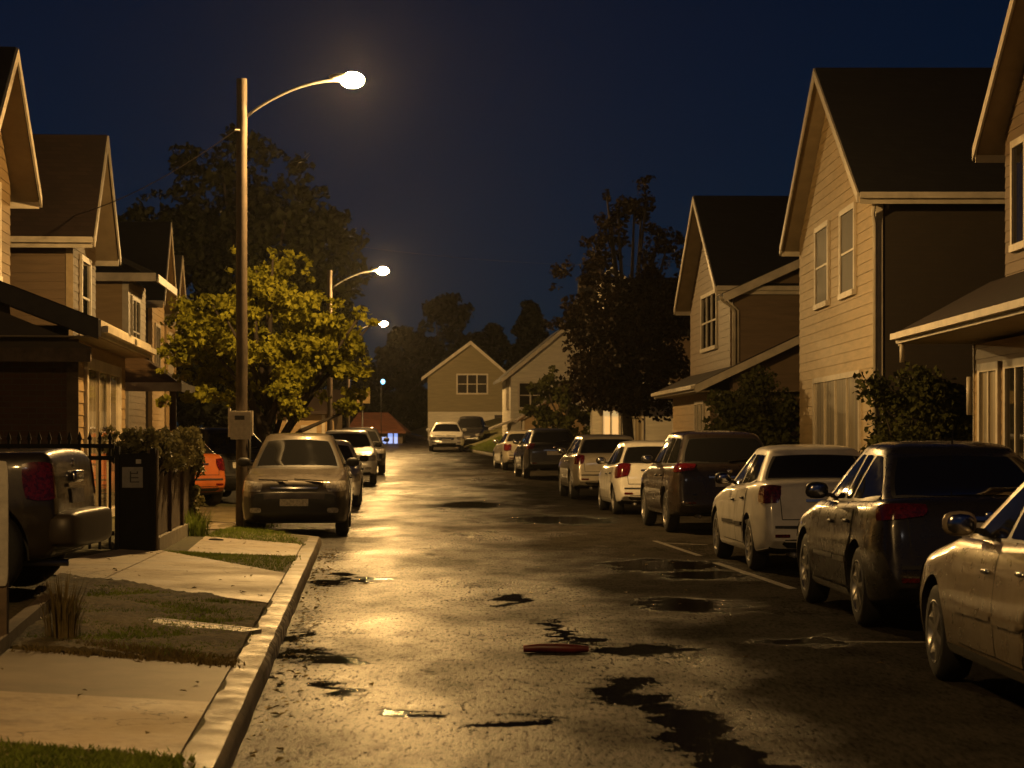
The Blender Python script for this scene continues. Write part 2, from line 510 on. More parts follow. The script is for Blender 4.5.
# ------------------------------------------------------------------ road, ground, kerbs
def road_mat():
    m, n, l, b = mat('wet_asphalt')
    v = tc(n)
    mps = N(n, 'ShaderNodeMapping'); mps.inputs['Scale'].default_value = (1.0, 0.42, 1); l.new(v, mps.inputs['Vector'])
    big = noise(n, l, mps.outputs[0], 0.62, 5, 0.6)
    mid = noise(n, l, mps.outputs[0], 2.1, 6, 0.65)
    fine = noise(n, l, v, 70, 4, 0.75)
    mpg = N(n, 'ShaderNodeMapping'); mpg.inputs['Scale'].default_value = (34, 6.0, 1); l.new(v, mpg.inputs['Vector'])
    grain = noise(n, l, mpg.outputs[0], 1.0, 5, 0.75)
    grit = n.new('ShaderNodeTexVoronoi'); grit.inputs['Scale'].default_value = 62
    l.new(v, grit.inputs['Vector'])
    # water-filled hollows: places measured on the street plus noise
    warp = n.new('ShaderNodeTexNoise'); warp.inputs['Scale'].default_value = 2.2; warp.inputs['Detail'].default_value = 5
    l.new(v, warp.inputs['Vector'])
    wv = n.new('ShaderNodeVectorMath'); wv.operation = 'MULTIPLY_ADD'
    l.new(warp.outputs['Color'], wv.inputs[0]); wv.inputs[1].default_value = (0.9, 1.4, 0); 
    ad = n.new('ShaderNodeVectorMath'); ad.operation = 'SUBTRACT'
    l.new(v, ad.inputs[0]); ad.inputs[1].default_value = (0.45, 0.7, 0)
    l.new(ad.outputs[0], wv.inputs[2])
    pudd = None
    spots = []
    for px, py, rx, ry in [(296, 655, 34, 9), (330, 660, 22, 5), (270, 668, 16, 10), (285, 640, 10, 22), (335, 690, 26, 7),
                           (530, 722, 48, 6), (515, 600, 18, 6), (556, 632, 10, 14), (580, 640, 20, 6),
                           (625, 690, 38, 18), (680, 720, 42, 26), (725, 755, 50, 26),
                           (660, 565, 70, 7), (690, 605, 60, 9), (700, 575, 55, 5), (335, 582, 18, 4), (345, 575, 12, 3),
                           (470, 505, 40, 4), (560, 520, 60, 5), (405, 715, 26, 4), (370, 580, 16, 4), (640, 650, 60, 6), (800, 640, 60, 4)]:
        c = at(px, py)
        e1 = at(px + rx, py); e2 = at(px, py - ry); e3 = at(px, py + ry)
        spots.append((c.x, c.y, max(0.05, abs(e1.x - c.x)) * 1.2, max(0.1, (e2.y - e3.y) / 2) * 1.2))
    sp = n.new('ShaderNodeSeparateXYZ'); l.new(wv.outputs[0], sp.inputs[0])
    for (x, y, a, c) in spots:
        dx = math_(n, l, 'MULTIPLY', math_(n, l, 'SUBTRACT', sp.outputs[0], x), 1 / a)
        dy = math_(n, l, 'MULTIPLY', math_(n, l, 'SUBTRACT', sp.outputs[1], y), 1 / c)
        d = math_(n, l, 'ADD', math_(n, l, 'MULTIPLY', dx, dx), math_(n, l, 'MULTIPLY', dy, dy))
        pudd = d if pudd is None else math_(n, l, 'MINIMUM', pudd, d)
    gr2 = grain
    pudd = math_(n, l, 'ADD', pudd, math_(n, l, 'MULTIPLY', math_(n, l, 'SUBTRACT', gr2, 0.5), 1.5))
    pudd = math_(n, l, 'ADD', pudd, math_(n, l, 'MULTIPLY', math_(n, l, 'SUBTRACT', mid, 0.5), 1.1))
    pm = ramp(n, l, pudd, [(0.40, 1.0), (1.15, 0.0)])
    pm2 = ramp(n, l, mid, [(0.62, 0.0), (0.68, 0.8)])
    water = math_(n, l, 'MAXIMUM', pm, math_(n, l, 'MULTIPLY', pm2, ramp(n, l, big, [(0.45, 0.0), (0.62, 1.0)])), True)
    # colour
    f = math_(n, l, 'ADD', math_(n, l, 'MULTIPLY', mid, 0.35), math_(n, l, 'ADD', math_(n, l, 'MULTIPLY', fine, 0.2), math_(n, l, 'MULTIPLY', grain, 0.45)))
    col = ramp(n, l, f, [(0.38, (0.008, 0.007, 0.006)), (0.62, (0.046, 0.040, 0.032))])
    col = mixc(n, l, water, col, (0.006, 0.0055, 0.005))
    l.new(col, b.inputs['Base Color'])
    r0 = ramp(n, l, big, [(0.36, 0.27), (0.50, 0.39), (0.64, 0.54)])
    r1 = math_(n, l, 'ADD', r0, math_(n, l, 'ADD', math_(n, l, 'MULTIPLY', math_(n, l, 'SUBTRACT', mid, 0.5), 0.35), math_(n, l, 'MULTIPLY', math_(n, l, 'SUBTRACT', grain, 0.5), 0.7)), True)
    r1 = math_(n, l, 'MAXIMUM', r1, 0.17)
    mr = n.new('ShaderNodeMix'); l.new(math_(n, l, 'POWER', water, 5.0), mr.inputs[0]); l.new(r1, mr.inputs[2]); mr.inputs[3].default_value = 0.04
    l.new(mr.outputs[0], b.inputs['Roughness'])
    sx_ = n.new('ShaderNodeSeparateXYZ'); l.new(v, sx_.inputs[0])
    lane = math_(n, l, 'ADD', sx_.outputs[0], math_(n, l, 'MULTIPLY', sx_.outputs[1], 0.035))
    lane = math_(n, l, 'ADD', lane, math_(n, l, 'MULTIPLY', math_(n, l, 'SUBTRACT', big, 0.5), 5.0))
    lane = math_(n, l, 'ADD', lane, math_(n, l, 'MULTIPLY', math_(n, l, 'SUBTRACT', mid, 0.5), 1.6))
    # film of water, its edge shaped to the lamp's sheen: whole in the left lane, thin on the right; stones stand out of it
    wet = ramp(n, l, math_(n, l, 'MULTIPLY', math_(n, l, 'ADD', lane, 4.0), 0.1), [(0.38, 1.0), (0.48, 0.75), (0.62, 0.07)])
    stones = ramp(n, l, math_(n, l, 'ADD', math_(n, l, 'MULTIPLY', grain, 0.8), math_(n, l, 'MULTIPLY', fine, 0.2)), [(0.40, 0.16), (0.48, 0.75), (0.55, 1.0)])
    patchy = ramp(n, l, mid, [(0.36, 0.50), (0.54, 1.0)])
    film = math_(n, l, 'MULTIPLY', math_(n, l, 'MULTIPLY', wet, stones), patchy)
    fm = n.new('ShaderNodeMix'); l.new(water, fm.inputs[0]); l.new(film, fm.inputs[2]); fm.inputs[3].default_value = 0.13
    dif = n.new('ShaderNodeBsdfDiffuse'); l.new(col, dif.inputs[0])
    mxs = n.new('ShaderNodeMixShader'); l.new(fm.outputs[0], mxs.inputs[0]); l.new(dif.outputs[0], mxs.inputs[1]); l.new(b.outputs[0], mxs.inputs[2])
    l.new(mxs.outputs[0], n['Material Output'].inputs[0])
    h = math_(n, l, 'ADD', math_(n, l, 'MULTIPLY', grit.outputs['Distance'], 0.9), fine)
    hm = math_(n, l, 'MULTIPLY', h, math_(n, l, 'SUBTRACT', 1.0, math_(n, l, 'MULTIPLY', water, 0.93)))
    h2 = math_(n, l, 'ADD', math_(n, l, 'MULTIPLY', hm, 0.014), math_(n, l, 'MULTIPLY', math_(n, l, 'ADD', math_(n, l, 'MULTIPLY', mid, 0.016), math_(n, l, 'MULTIPLY', grain, 0.030)), math_(n, l, 'SUBTRACT', 1.0, math_(n, l, 'MULTIPLY', water, 0.985))))
    bump(n, l, b, h2, 0.6, 1.0)
    return m
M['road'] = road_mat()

def kerb_mat():
    m, n, l, b = mat('kerb_concrete')
    v = tc(n)
    f1 = noise(n, l, v, 3.0, 6, 0.7); f2 = noise(n, l, v, 60, 4, 0.7)
    f = math_(n, l, 'ADD', math_(n, l, 'MULTIPLY', f1, 0.6), math_(n, l, 'MULTIPLY', f2, 0.4))
    col = ramp(n, l, f, [(0.36, (0.11, 0.085, 0.05)), (0.62, (0.27, 0.21, 0.135))])
    sp = n.new('ShaderNodeSeparateXYZ'); l.new(v, sp.inputs[0])
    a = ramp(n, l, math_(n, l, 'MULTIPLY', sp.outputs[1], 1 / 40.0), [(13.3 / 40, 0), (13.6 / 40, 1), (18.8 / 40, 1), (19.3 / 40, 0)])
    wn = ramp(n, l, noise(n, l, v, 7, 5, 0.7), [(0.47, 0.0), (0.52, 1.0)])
    wm = math_(n, l, 'MULTIPLY', a, wn)  # pale flecks on this stretch: wet shine painted into the kerb colour
    fr = math_(n, l, 'FRACT', math_(n, l, 'MULTIPLY', sp.outputs[1], 1 / 1.83))
    jt = ramp(n, l, fr, [(0.0, 1.0), (0.012, 1.0), (0.016, 0.0)])
    col = mixc(n, l, jt, col, (0.02, 0.016, 0.01))
    st = ramp(n, l, noise(n, l, v, 1.3, 6, 0.7), [(0.42, 0.75), (0.60, 0.0)])
    col = mixc(n, l, st, col, (0.06, 0.047, 0.028))
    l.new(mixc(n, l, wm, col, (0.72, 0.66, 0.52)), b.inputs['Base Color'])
    l.new(ramp(n, l, f1, [(0.35, 0.4), (0.65, 0.7)]), b.inputs['Roughness'])
    bump(n, l, b, f2, 0.4, 0.008)
    return m
M['kerb'] = kerb_mat()

def strip_rows(Ys, f0, f1, nx, zfn):
    vs, fs = [], []
    for Y in Ys:
        a, b = f0(Y), f1(Y)
        for k in range(nx + 1):
            t = k / nx
            x = a + (b - a) * t
            vs.append((x, Y, zfn(x, Y)))
    for i in range(len(Ys) - 1):
        for k in range(nx):
            o = i * (nx + 1) + k
            fs.append((o, o + 1, o + nx + 2, o + nx + 1))
    return vs, fs

Ys = [-20 + 2 * i for i in range(11)] + [1 + i * 1.0 for i in range(29)] + [30.2, 31.2, 32.3, 33.4] + [34.4 + i * 2 for i in range(53)]
Ys = sorted(set(round(y, 2) for y in Ys))
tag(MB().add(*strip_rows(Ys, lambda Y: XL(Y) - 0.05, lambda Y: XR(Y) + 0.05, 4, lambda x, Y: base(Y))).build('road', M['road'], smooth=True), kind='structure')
def verge(side):
    offs = [0.18, 0.6, 1.2, 2.0, 3.0, 4.2, 8, 20, 60]
    vs, fs = [], []
    for Y in Ys:
        for d in offs:
            X = XL(Y) - d if side < 0 else XR(Y) + d
            vs.append((X, Y, terr(X, Y) - 0.006))
    n = len(offs)
    for i in range(len(Ys) - 1):
        for k in range(n - 1):
            o = i * n + k
            fs.append((o, o + 1, o + n + 1, o + n))
    return MB().add(vs, fs)
tag(verge(-1).build('verge', M['lawn'], smooth=True), kind='structure')
tag(verge(1).build('lawn', M['lawn'], smooth=True), kind='structure')
gv, gf = [], []
GX = [-450, -200, -100, -66, 66, 100, 200, 450]; GY = [-150, -60, -20, 20, 45, 60, 75, 90, 105, 120, 140, 200, 400, 700]
for Y in GY:
    for X in GX: gv.append((X, Y, base(Y) - 0.15))
for i in range(len(GY) - 1):
    for k in range(len(GX) - 1):
        o = i * len(GX) + k; gf.append((o, o + 1, o + len(GX) + 1, o + len(GX)))
tag(MB().add(gv, gf).build('ground', M['soil'], smooth=True), kind='structure')

def kerb(side):
    prof = [(0.0, -0.05), (0.012, 0.085), (0.04, 0.118), (0.10, 0.124), (0.205, 0.124), (0.205, 0.0)]
    vs, fs = [], []
    yy = []
    for a, b in zip(Ys, Ys[1:]):
        yy += [a, (a + b) / 2]
    yy.append(Ys[-1])
    for Y in yy:
        j = (random.random() - 0.5) * 0.012
        for d, z in prof:
            X = (XL(Y) - d) if side < 0 else (XR(Y) + d)
            vs.append((X + j, Y, base(Y) + z + j * 0.5))
    n = len(prof)
    for i in range(len(yy) - 1):
        for k in range(n - 1):
            o = i * n + k; fs.append((o, o + 1, o + n + 1, o + n))
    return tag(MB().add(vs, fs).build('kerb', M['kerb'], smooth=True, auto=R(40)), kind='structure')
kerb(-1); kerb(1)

def laid(name, pts, m, dz=0.012, sub=5, edge=0.03, rough=0.0):
    """a sheet laid on the terrain: bilinear patch through four ground points"""
    a, b, c, d = [Vector(p) for p in pts]
    vs, fs = [], []
    for i in range(sub + 1):
        for j in range(sub + 1):
            u, v = i / sub, j / sub
            p = a.lerp(b, u).lerp(d.lerp(c, u), v)
            vs.append((p.x, p.y, terr(p.x, p.y) + dz + (rough * (random.random() - .3) + rough * 1.3 * math.sin(p.x * 5.1 + 1.3 * math.sin(p.y * 3.3)) * math.sin(p.y * 2.7) if rough else 0)))
    n = sub + 1
    for i in range(sub):
        for j in range(sub):
            o = i * n + j; fs.append((o, o + n, o + n + 1, o + 1))
    rim = [i * n for i in range(n)] + [(n - 1) * n + j for j in range(1, n)] + [i * n + n - 1 for i in range(n - 2, -1, -1)] + [j for j in range(n - 2, 0, -1)]
    off = len(vs)
    vs += [(vs[k][0], vs[k][1], vs[k][2] - edge) for k in rim]
    L = len(rim)
    fs += [(rim[k], rim[(k + 1) % L], off + (k + 1) % L, off + k) for k in range(L)]
    return tag(MB().add(vs, fs).build(name, m, auto=R(40), smooth=True), kind='structure')

def kp(py):
    p = at(240, py)
    for _ in range(12):
        X = XL(p.y) - 0.207
        p = at(CX + X / p.y * F, py)
    return p
# near footpath, dirt bed, crossing slabs
laid('pavement', [at(-60, 738), kp(760), kp(704), at(-60, 690)], M['concrete'], 0.010)
laid('pavement', [at(-60, 689.3), kp(703.3), kp(667), at(-60, 645)], M['dampslab'], 0.007)
laid('planting_bed', [at(-40, 644), kp(666), kp(606), at(60, 575)], M['soil'], 0.016, sub=70, rough=0.016)
laid('pavement', [at(98, 583), kp(604), kp(574), at(165, 552)], M['concrete'], 0.012)
laid('pavement', [at(20, 570), at(97, 582.6), at(164, 551.6), at(130, 548)], M['concrete'], 0.010)
laid('pavement', [at(186, 553), kp(557), kp(545), at(205, 537)], M['concrete'], 0.010)
laid('lawn', [at(150, 553), kp(573.5), kp(557.5), at(188, 553.5)], M['turf'], 0.008)
laid('lawn', [at(-60, 740), kp(761), kp(800), at(-60, 800)], M['turf'], 0.008)
laid('lawn', [at(205, 536.5), kp(544.5), at(262, 527), at(232, 529)], M['turf'], 0.006)
laid('driveway', [at(180, 534), at(262, 528), at(250, 508), at(192, 506)], M['soil'], 0.012)
laid('driveway', [at(192, 530), at(236, 530), at(236, 523), at(196, 523)], M['dampslab'], 0.016)

M['roadpaint'] = None
def paint_mat():
    m, n, l, b = mat('worn_road_paint')
    v = tc(n)
    f = ramp(n, l, noise(n, l, v, 14, 6, 0.75), [(0.46, (0.035, 0.031, 0.026)), (0.58, (0.17, 0.145, 0.105))])
    l.new(f, b.inputs['Base Color']); b.inputs['Roughness'].default_value = 0.6
    bump(n, l, b, noise(n, l, v, 70, 3), 0.5, 0.006)
    return m
M['roadpaint'] = paint_mat()
def line(p, q, w_):
    d = (q - p); d.z = 0; d.normalize(); s_ = Vector((-d.y, d.x, 0)) * w_ / 2
    laid('parking_line', [p - s_, q - s_, q + s_, p + s_], M['roadpaint'], 0.004, 4, 0.004)
line(at(716, 563), at(793, 589), 0.09)
line(at(845, 642), at(1000, 643), 0.09)
line(at(660, 543), at(706, 545), 0.09)
line(at(655, 541), at(700, 556), 0.08)

# ------------------------------------------------------------------ cars
def interp(tab, s):
    xs = [a for a, _ in tab]; zs = [b for _, b in tab]
    return float(np.interp(s, xs, zs))

def catmull(P, k):
    out = []
    n = len(P)
    for i in range(n - 1):
        p0, p1, p2, p3 = P[max(i - 1, 0)], P[i], P[i + 1], P[min(i + 2, n - 1)]
        for j in range(k):
            t = j / k
            out.append(tuple(0.5 * (2 * b + (c - a) * t + (2 * a - 5 * b + 4 * c - d) * t * t + (3 * b - a - 3 * c + d) * t ** 3)
                             for a, b, c, d in zip(p0, p1, p2, p3)))
    out.append(P[-1])
    return out

KINDS = {
 'sedan': dict(L=4.35, W=1.74, H=1.44, wb=2.55, fo=0.86, r=0.31,
    prof=[(0, .48), (.02, .60), (.10, .69), (.45, .80), (1.15, .91), (1.3, .94), (2.2, .95), (3.4, 1.0), (3.75, 1.03), (4.15, 1.01), (4.26, .95), (4.31, .78), (4.35, .50)],
    gh=(1.12, 1.95, 3.02, 3.72), belt=0.915, roof=0.655),
 'hatch': dict(L=3.85, W=1.68, H=1.48, wb=2.42, fo=0.74, r=0.295,
    prof=[(0, .48), (.02, .60), (.09, .70), (.4, .82), (.95, .94), (1.1, .97), (2.0, .97), (3.0, 1.0), (3.62, 1.02), (3.74, .95), (3.80, .74), (3.85, .48)],
    gh=(0.92, 1.66, 3.08, 3.70), belt=0.92, roof=0.665),
 'estate': dict(L=4.45, W=1.80, H=1.52, wb=2.55, fo=0.9, r=0.33,
    prof=[(0, .48), (.02, .62), (.10, .72), (.45, .83), (1.15, .95), (1.3, .98), (2.2, .99), (3.4, 1.04), (4.2, 1.07), (4.33, 1.0), (4.39, .78), (4.45, .50)],
    gh=(1.12, 1.92, 3.70, 4.28), belt=0.91, roof=0.635),
 'suv': dict(L=4.45, W=1.84, H=1.66, wb=2.55, fo=0.88, r=0.35,
    prof=[(0, .52), (.02, .70), (.09, .84), (.45, .95), (1.15, 1.05), (1.3, 1.08), (2.2, 1.08), (3.4, 1.10), (4.22, 1.12), (4.34, 1.05), (4.40, .8), (4.45, .52)],
    gh=(1.15, 1.85, 3.72, 4.32), belt=0.925, roof=0.70),
 'pickup': dict(L=5.2, W=1.86, H=1.74, wb=3.62, fo=0.92, r=0.39,
    prof=[(0, .56), (.02, .78), (.08, .92), (.45, 1.02), (1.15, 1.08), (1.3, 1.10), (2.4, 1.12), (3.0, 1.15), (5.08, 1.18), (5.14, 1.13), (5.17, .9), (5.2, .60)],
    gh=(1.15, 1.75, 2.95, 3.22), belt=0.93, roof=0.76),
}

def wheel_parts(root, x, y, r, side, spokes, rim_m, wide=0.20):
    t = MB()
    h = wide / 2
    t.lathe_x([(-h, r * .62), (-h, r * .84), (-h * .86, r * .95), (-h * .5, r), (h * .5, r), (h * .86, r * .95), (h, r * .84), (h, r * .62)], 30)
    t.lathe_x([(-h * .9, r * .62), (h * .2, r * .60)], 30)
    tyre = t.build('wheel', M['rubber'], root, smooth=True, auto=R(50))
    tyre.location = (x, y, r)
    q = MB()
    o = side
    q.lathe_x([(o * h * .98, r * .66), (o * h * 1.02, r * .635), (o * h * .82, r * .60), (o * h * .4, r * .58)], 30, 0)
    q.lathe_x([(o * h * .30, r * .60), (o * h * .30, 0.001)], 30, 1)
    for k in range(spokes):
        a = 2 * math.pi * k / spokes + 0.3
        ca, sa = math.cos(a), math.sin(a)
        q.bar((o * h * .80, r * .10 * ca, r * .10 * sa), (o * h * .84, r * .61 * ca, r * .61 * sa), 0.05 if spokes < 7 else 0.03, 0.03, 0, (1, 0, 0))
    q.lathe_x([(o * h * .62, r * .17), (o * h * .92, r * .16), (o * h * .97, r * .10), (o * h * .98, 0.001)], 16, 0)
    rim = q.build('rim', [rim_m, M['plastic']], tyre, smooth=True, auto=R(35))
    return tyre

def car(name, label, cat, loc, heading, kind, paint, group=None, spokes=5, extras=(), over=None, dark_bumper=False, mirror_m=None, plate='rear', tail=None, head=True, rim=None, moulding=None):
    K = dict(KINDS[kind]); K.update(over or {})
    L, W, H, wb, fo, r = (K[k] for k in ('L', 'W', 'H', 'wb', 'fo', 'r'))
    root = empty(name, loc, heading, label, cat, group)
    gc = 0.20 if kind not in ('suv', 'pickup') else 0.27
    zbt = [(0, gc + .14), (.1, gc + .04), (.5, gc), (L - .6, gc), (L - .12, gc + .06), (L, gc + .17)]
    prof = K['prof']
    ss = sorted(set([0, .01, .02, .04, .07, .1, .15, .22, .3, .4, .52] + [round(.65 + i * (L - 1.3) / 26, 3) for i in range(27)] + [L - q for q in (.52, .4, .3, .22, .16, .12, .09, .06, .04, .02, .01, 0)]))
    def zt(s):
        a = 0.05 if .15 < s < L - .25 else 0.008
        return (interp(prof, s - a) + 2 * interp(prof, s) + interp(prof, s + a)) / 4
    def wid(s):
        f = max(0, 1 - s / .75); g = max(0, 1 - (L - s) / .65)
        e = 1 - .20 * f ** 2.3 - .13 * g ** 2.5
        d = min(s, L - s)
        if d < .05: e *= 1 - .05 * (1 - d / .05) ** 2
        return W / 2 * e
    def section(s):
        z0, z1, w_ = interp(zbt, s), zt(s), wid(s)
        h = z1 - z0
        P = [(0, z0), (.6 * w_, z0), (.88 * w_, z0 + .01), (.955 * w_, z0 + .07 * h), (.985 * w_, z0 + .24 * h), (1.0 * w_, z0 + .48 * h), (.992 * w_, z0 + .62 * h),
             (.972 * w_, z0 + .80 * h), (.950 * w_, z0 + .90 * h), (.905 * w_, z0 + .975 * h), (.82 * w_, z1 + .004), (.45 * w_, z1 + .022), (0, z1 + .03)]
        return catmull(P, 3)
    secs = [section(s) for s in ss]
    nh = len(secs[0])
    vs, fs = [], []
    for s, P in zip(ss, secs):
        ring = [(x, z) for x, z in P] + [(-x, z) for x, z in reversed(P[1:-1])]
        vs += [(x, L / 2 - s, z) for x, z in ring]
    n = 2 * nh - 2
    for i in range(len(ss) - 1):
        for k in range(n):
            fs.append((i * n + k, i * n + (k + 1) % n, (i + 1) * n + (k + 1) % n, (i + 1) * n + k))
    fs.append(tuple(range(n - 1, -1, -1))); fs.append(tuple((len(ss) - 1) * n + k for k in range(n)))
    lower = MB().add(vs, fs)
    lo = lower.build('tmp_lower', paint, smooth=True, weld=True)
    # wheel arches
    wy = [L / 2 - fo, L / 2 - fo - wb]
    cut = MB()
    ar = r * 1.13
    for y in wy:
        for sx in (-1, 1):
            x0, x1 = sorted((sx * (W / 2 - .30), sx * (W / 2 + .25)))
            c = (0, y, r + .015)
            cut.lathe_x([(x0, 0.0005), (x0, ar), (x1, ar), (x1, 0.0005)], 40, 0, c)
    co = cut.build('tmp_cut', M['plastic'], weld=True)
    md = lo.modifiers.new('b', 'BOOLEAN'); md.object = co; md.operation = 'DIFFERENCE'; md.solver = 'EXACT'
    dg = bpy.context.evaluated_depsgraph_get(); dg.update()
    me = bpy.data.meshes.new_from_object(lo.evaluated_get(dg))
    body = MB()
    V = [tuple(v.co) for v in me.vertices]
    for p in me.polygons:
        c = p.center
        mi = 0
        for y in wy:
            if math.hypot(c.y - y, c.z - r - .015) < ar + .004 and abs(c.x) < W / 2 - .008 and (abs(abs(c.x) - (W / 2 - .30)) < .01 or math.hypot(c.y - y, c.z - r - .015) > ar - .02):
                mi = 1
        if c.z < gc + .10 and abs(p.normal.z) > .5 and p.normal.z < 0: mi = 1
        if dark_bumper and c.z < .63 and (c.y > L / 2 - .30 or c.y < -L / 2 + .28): mi = 1
        body.m.append(mi); body.f.append(tuple(p.vertices))
    body.v = V
    for o in (lo, co): bpy.data.objects.remove(o)
    # greenhouse
    sf0, sf1, sr1, sr0 = K['gh']
    wbt, wrf = K['belt'] * W / 2, K['roof'] * W / 2
    zr = H - 0.075
    bowf, bowr = 0.20, 0.13
    ts = [0, .1, .22, .36, .5, .64, .78, .88, .95, 1.0]
    def half(t):
        f = sf0 + (sf1 - sf0) * (t ** .93); g = sr0 + (sr1 - sr0) * (t ** 1.12)
        w_ = wbt + (wrf - wbt) * t ** 1.15
        P = []
        for k in (0, .2, .4, .6, .75, .86): P.append((f + bowf * k ** 2.2, w_ * k))
        a0, a1 = f + bowf + .10, g - bowr - .08
        P += [(f + bowf * .86 + .015, w_ * .93), (f + bowf + .035, w_ * .975)]
        for k in (0, .12, .3, .5, .7, .88, 1): P.append((a0 + (a1 - a0) * k, w_ * (1.0 - .05 * (abs(k - .45) / .55) ** 2)))
        P += [(g - bowr - .01, w_ * .92), (g - bowr * .8, w_ * .86)]
        for k in (.75, .6, .4, .2, 0): P.append((g - bowr * k ** 2.2, w_ * k))
        return P
    gv = []
    def roofz(s): 
        u = (s - sf1) / max(.1, sr1 - sf1)
        return zr - .05 * max(0, u - .35) ** 2 - 0.03 * max(0, .25 - u) ** 2 * 4
    for t in ts:
        for s, x in half(t):
            z0 = zt(max(.1, min(L - .1, s))) - .045
            gv.append((s, x, z0 + t * (roofz(s) - z0)))
    top = half(1.0); cx = sum(p[0] for p in top) / len(top)
    for sc, dz in ((.97, .020), (.90, .040), (.75, .060), (.5, .072), (.22, .075)):
        for s, x in top:
            s2 = cx + (s - cx) * (1 - (1 - sc) * .82)
            gv.append((s2, x * sc, roofz(s) + dz))
    np_ = len(top)
    rows = len(gv) // np_
    verts = []; 
    for sg in (1, -1): verts += [(x * sg, L / 2 - s, z) for s, x, z in gv]
    gfs = []
    for sg in range(2):
        o = sg * rows * np_
        for i in range(rows - 1):
            for k in range(np_ - 1):
                q = (o + i * np_ + k, o + i * np_ + k + 1, o + (i + 1) * np_ + k + 1, o + (i + 1) * np_ + k)
                gfs.append(q if sg == 0 else q[::-1])
    # close the crown between the two innermost rows
    a = (rows - 1) * np_; b2 = rows * np_ + a
    for k in range(np_ - 1): gfs.append((a + k, a + k + 1, b2 + k + 1, b2 + k))
    body.add(verts, gfs, 0)
    bo = body.build('body', [paint, M['plastic']], root, smooth=True, weld=True, auto=R(42))
    bvh = BVHTree.FromPolygons([tuple(v.co) for v in bo.data.vertices], [tuple(p.vertices) for p in bo.data.polygons])
    def patch(pname, corners, direction, m, off=.005, nu=12, nv=8, rnd=.10, parent=root, mb=None, mi=0, build=True):
        a_, b_, c_, d_ = [Vector(p) for p in corners]
        dr = Vector(direction).normalized()
        g = mb or MB(); vs2, keep = [], []
        for i in range(nu + 1):
            for j in range(nv + 1):
                u, v = -1 + 2 * i / nu, -1 + 2 * j / nv
                u, v = u * math.sqrt(1 - rnd * v * v), v * math.sqrt(1 - rnd * u * u)
                u, v = (u / math.sqrt(1 - rnd * 0) + 1) / 2, (v + 1) / 2
                p = a_.lerp(b_, u).lerp(d_.lerp(c_, u), v)
                hit, nrm, idx, dist = bvh.ray_cast(p - dr * 1.5, dr)
                if hit is None or dist > 1.5 + W * 1.3: vs2.append(p); keep.append(False)
                else:
                    if nrm.dot(dr) > 0: nrm = -nrm
                    vs2.append(hit + nrm * off); keep.append(True)
        f2 = []
        st = nv + 1
        for i in range(nu):
            for j in range(nv):
                q = (i * st + j, (i + 1) * st + j, (i + 1) * st + j + 1, i * st + j + 1)
                if all(keep[k] for k in q): f2.append(q)
        g.add(vs2, f2, mi)
        if build: return g.build(pname, m, parent, smooth=True)
        return g
    Yf = lambda s: L / 2 - s
    def beltz(s): return zt(s)
    # side glass with black surround
    tb, tt = .13, .90
    sB = sf1 + (sr1 - sf1) * .36 + .12
    def edge_s(t, fr):
        P = half(t)
        return P[8][0] if fr else P[14][0]
    for sx in (-1, 1):
        dr = (-sx, 0, 0)
        def q(s0, s1, s2, s3, zlo, zhi):
            return [(sx * W, Yf(s0), beltz(s0) - .045 + zlo * (roofz(s0) - beltz(s0) + .045)), (sx * W, Yf(s1), beltz(s1) - .045 + zlo * (roofz(s1) - beltz(s1) + .045)),
                    (sx * W, Yf(s2), beltz(s2) - .045 + zhi * (roofz(s2) - beltz(s2) + .045)), (sx * W, Yf(s3), beltz(s3) - .045 + zhi * (roofz(s3) - beltz(s3) + .045))]
        fb, ft = edge_s(tb, 1) + .10, edge_s(tt, 1) + .06
        rb, rt = edge_s(tb, 0) - .03, edge_s(tt, 0) - .03
        if kind == 'sedan': rb -= .10; rt -= .02
        g = patch('', q(fb - .05, rb + .05, rt + .03, ft - .01, tb - .05, tt + .03), dr, None, .003, 30, 8, .04, build=False)
        g.build('window_surround', M['plastic'], root, smooth=True)
        cuts = [(fb, sB - .04, sB - .04, ft + .02)]
        if rb - sB > 1.25 and kind != 'sedan':
            sC = sB + (rt - sB) * .60
            cuts += [(sB + .04, sC - .03, sC - .03, sB + .04), (sC + .04, rb, rt, sC + .04)]
        else:
            cuts += [(sB + .04, rb, rt, sB + .04)]
        for c4 in cuts:
            patch('side_window', q(*c4, tb, tt), dr, M['carglass'], .007, 14, 8, .06)
        # doors: seams as thin dark ribbons with the leaf standing 3 mm proud
        dB = sB
        sA = max(fb - .10, fo + ar + .06)
        sE = min(rb + .02, L - fo * 0 - (L - fo - wb) + .0)
        sE = min(fo + wb - ar * .55, rb + .1)
        def dq(s0, s1):
            return [(sx * W, Yf(s0), gc + .10), (sx * W, Yf(s1), gc + .10), (sx * W, Yf(s1), beltz(s1) - .06), (sx * W, Yf(s0), beltz(s0) - .06)]
        seam = MB()
        for s0, s1 in ((sA, dB), (dB, sE)):
            patch('', dq(s0, s1), dr, None, .0025, 14, 12, .03, mb=seam, build=False)
        seam.build('door_gap', M['plastic'], root, smooth=True)
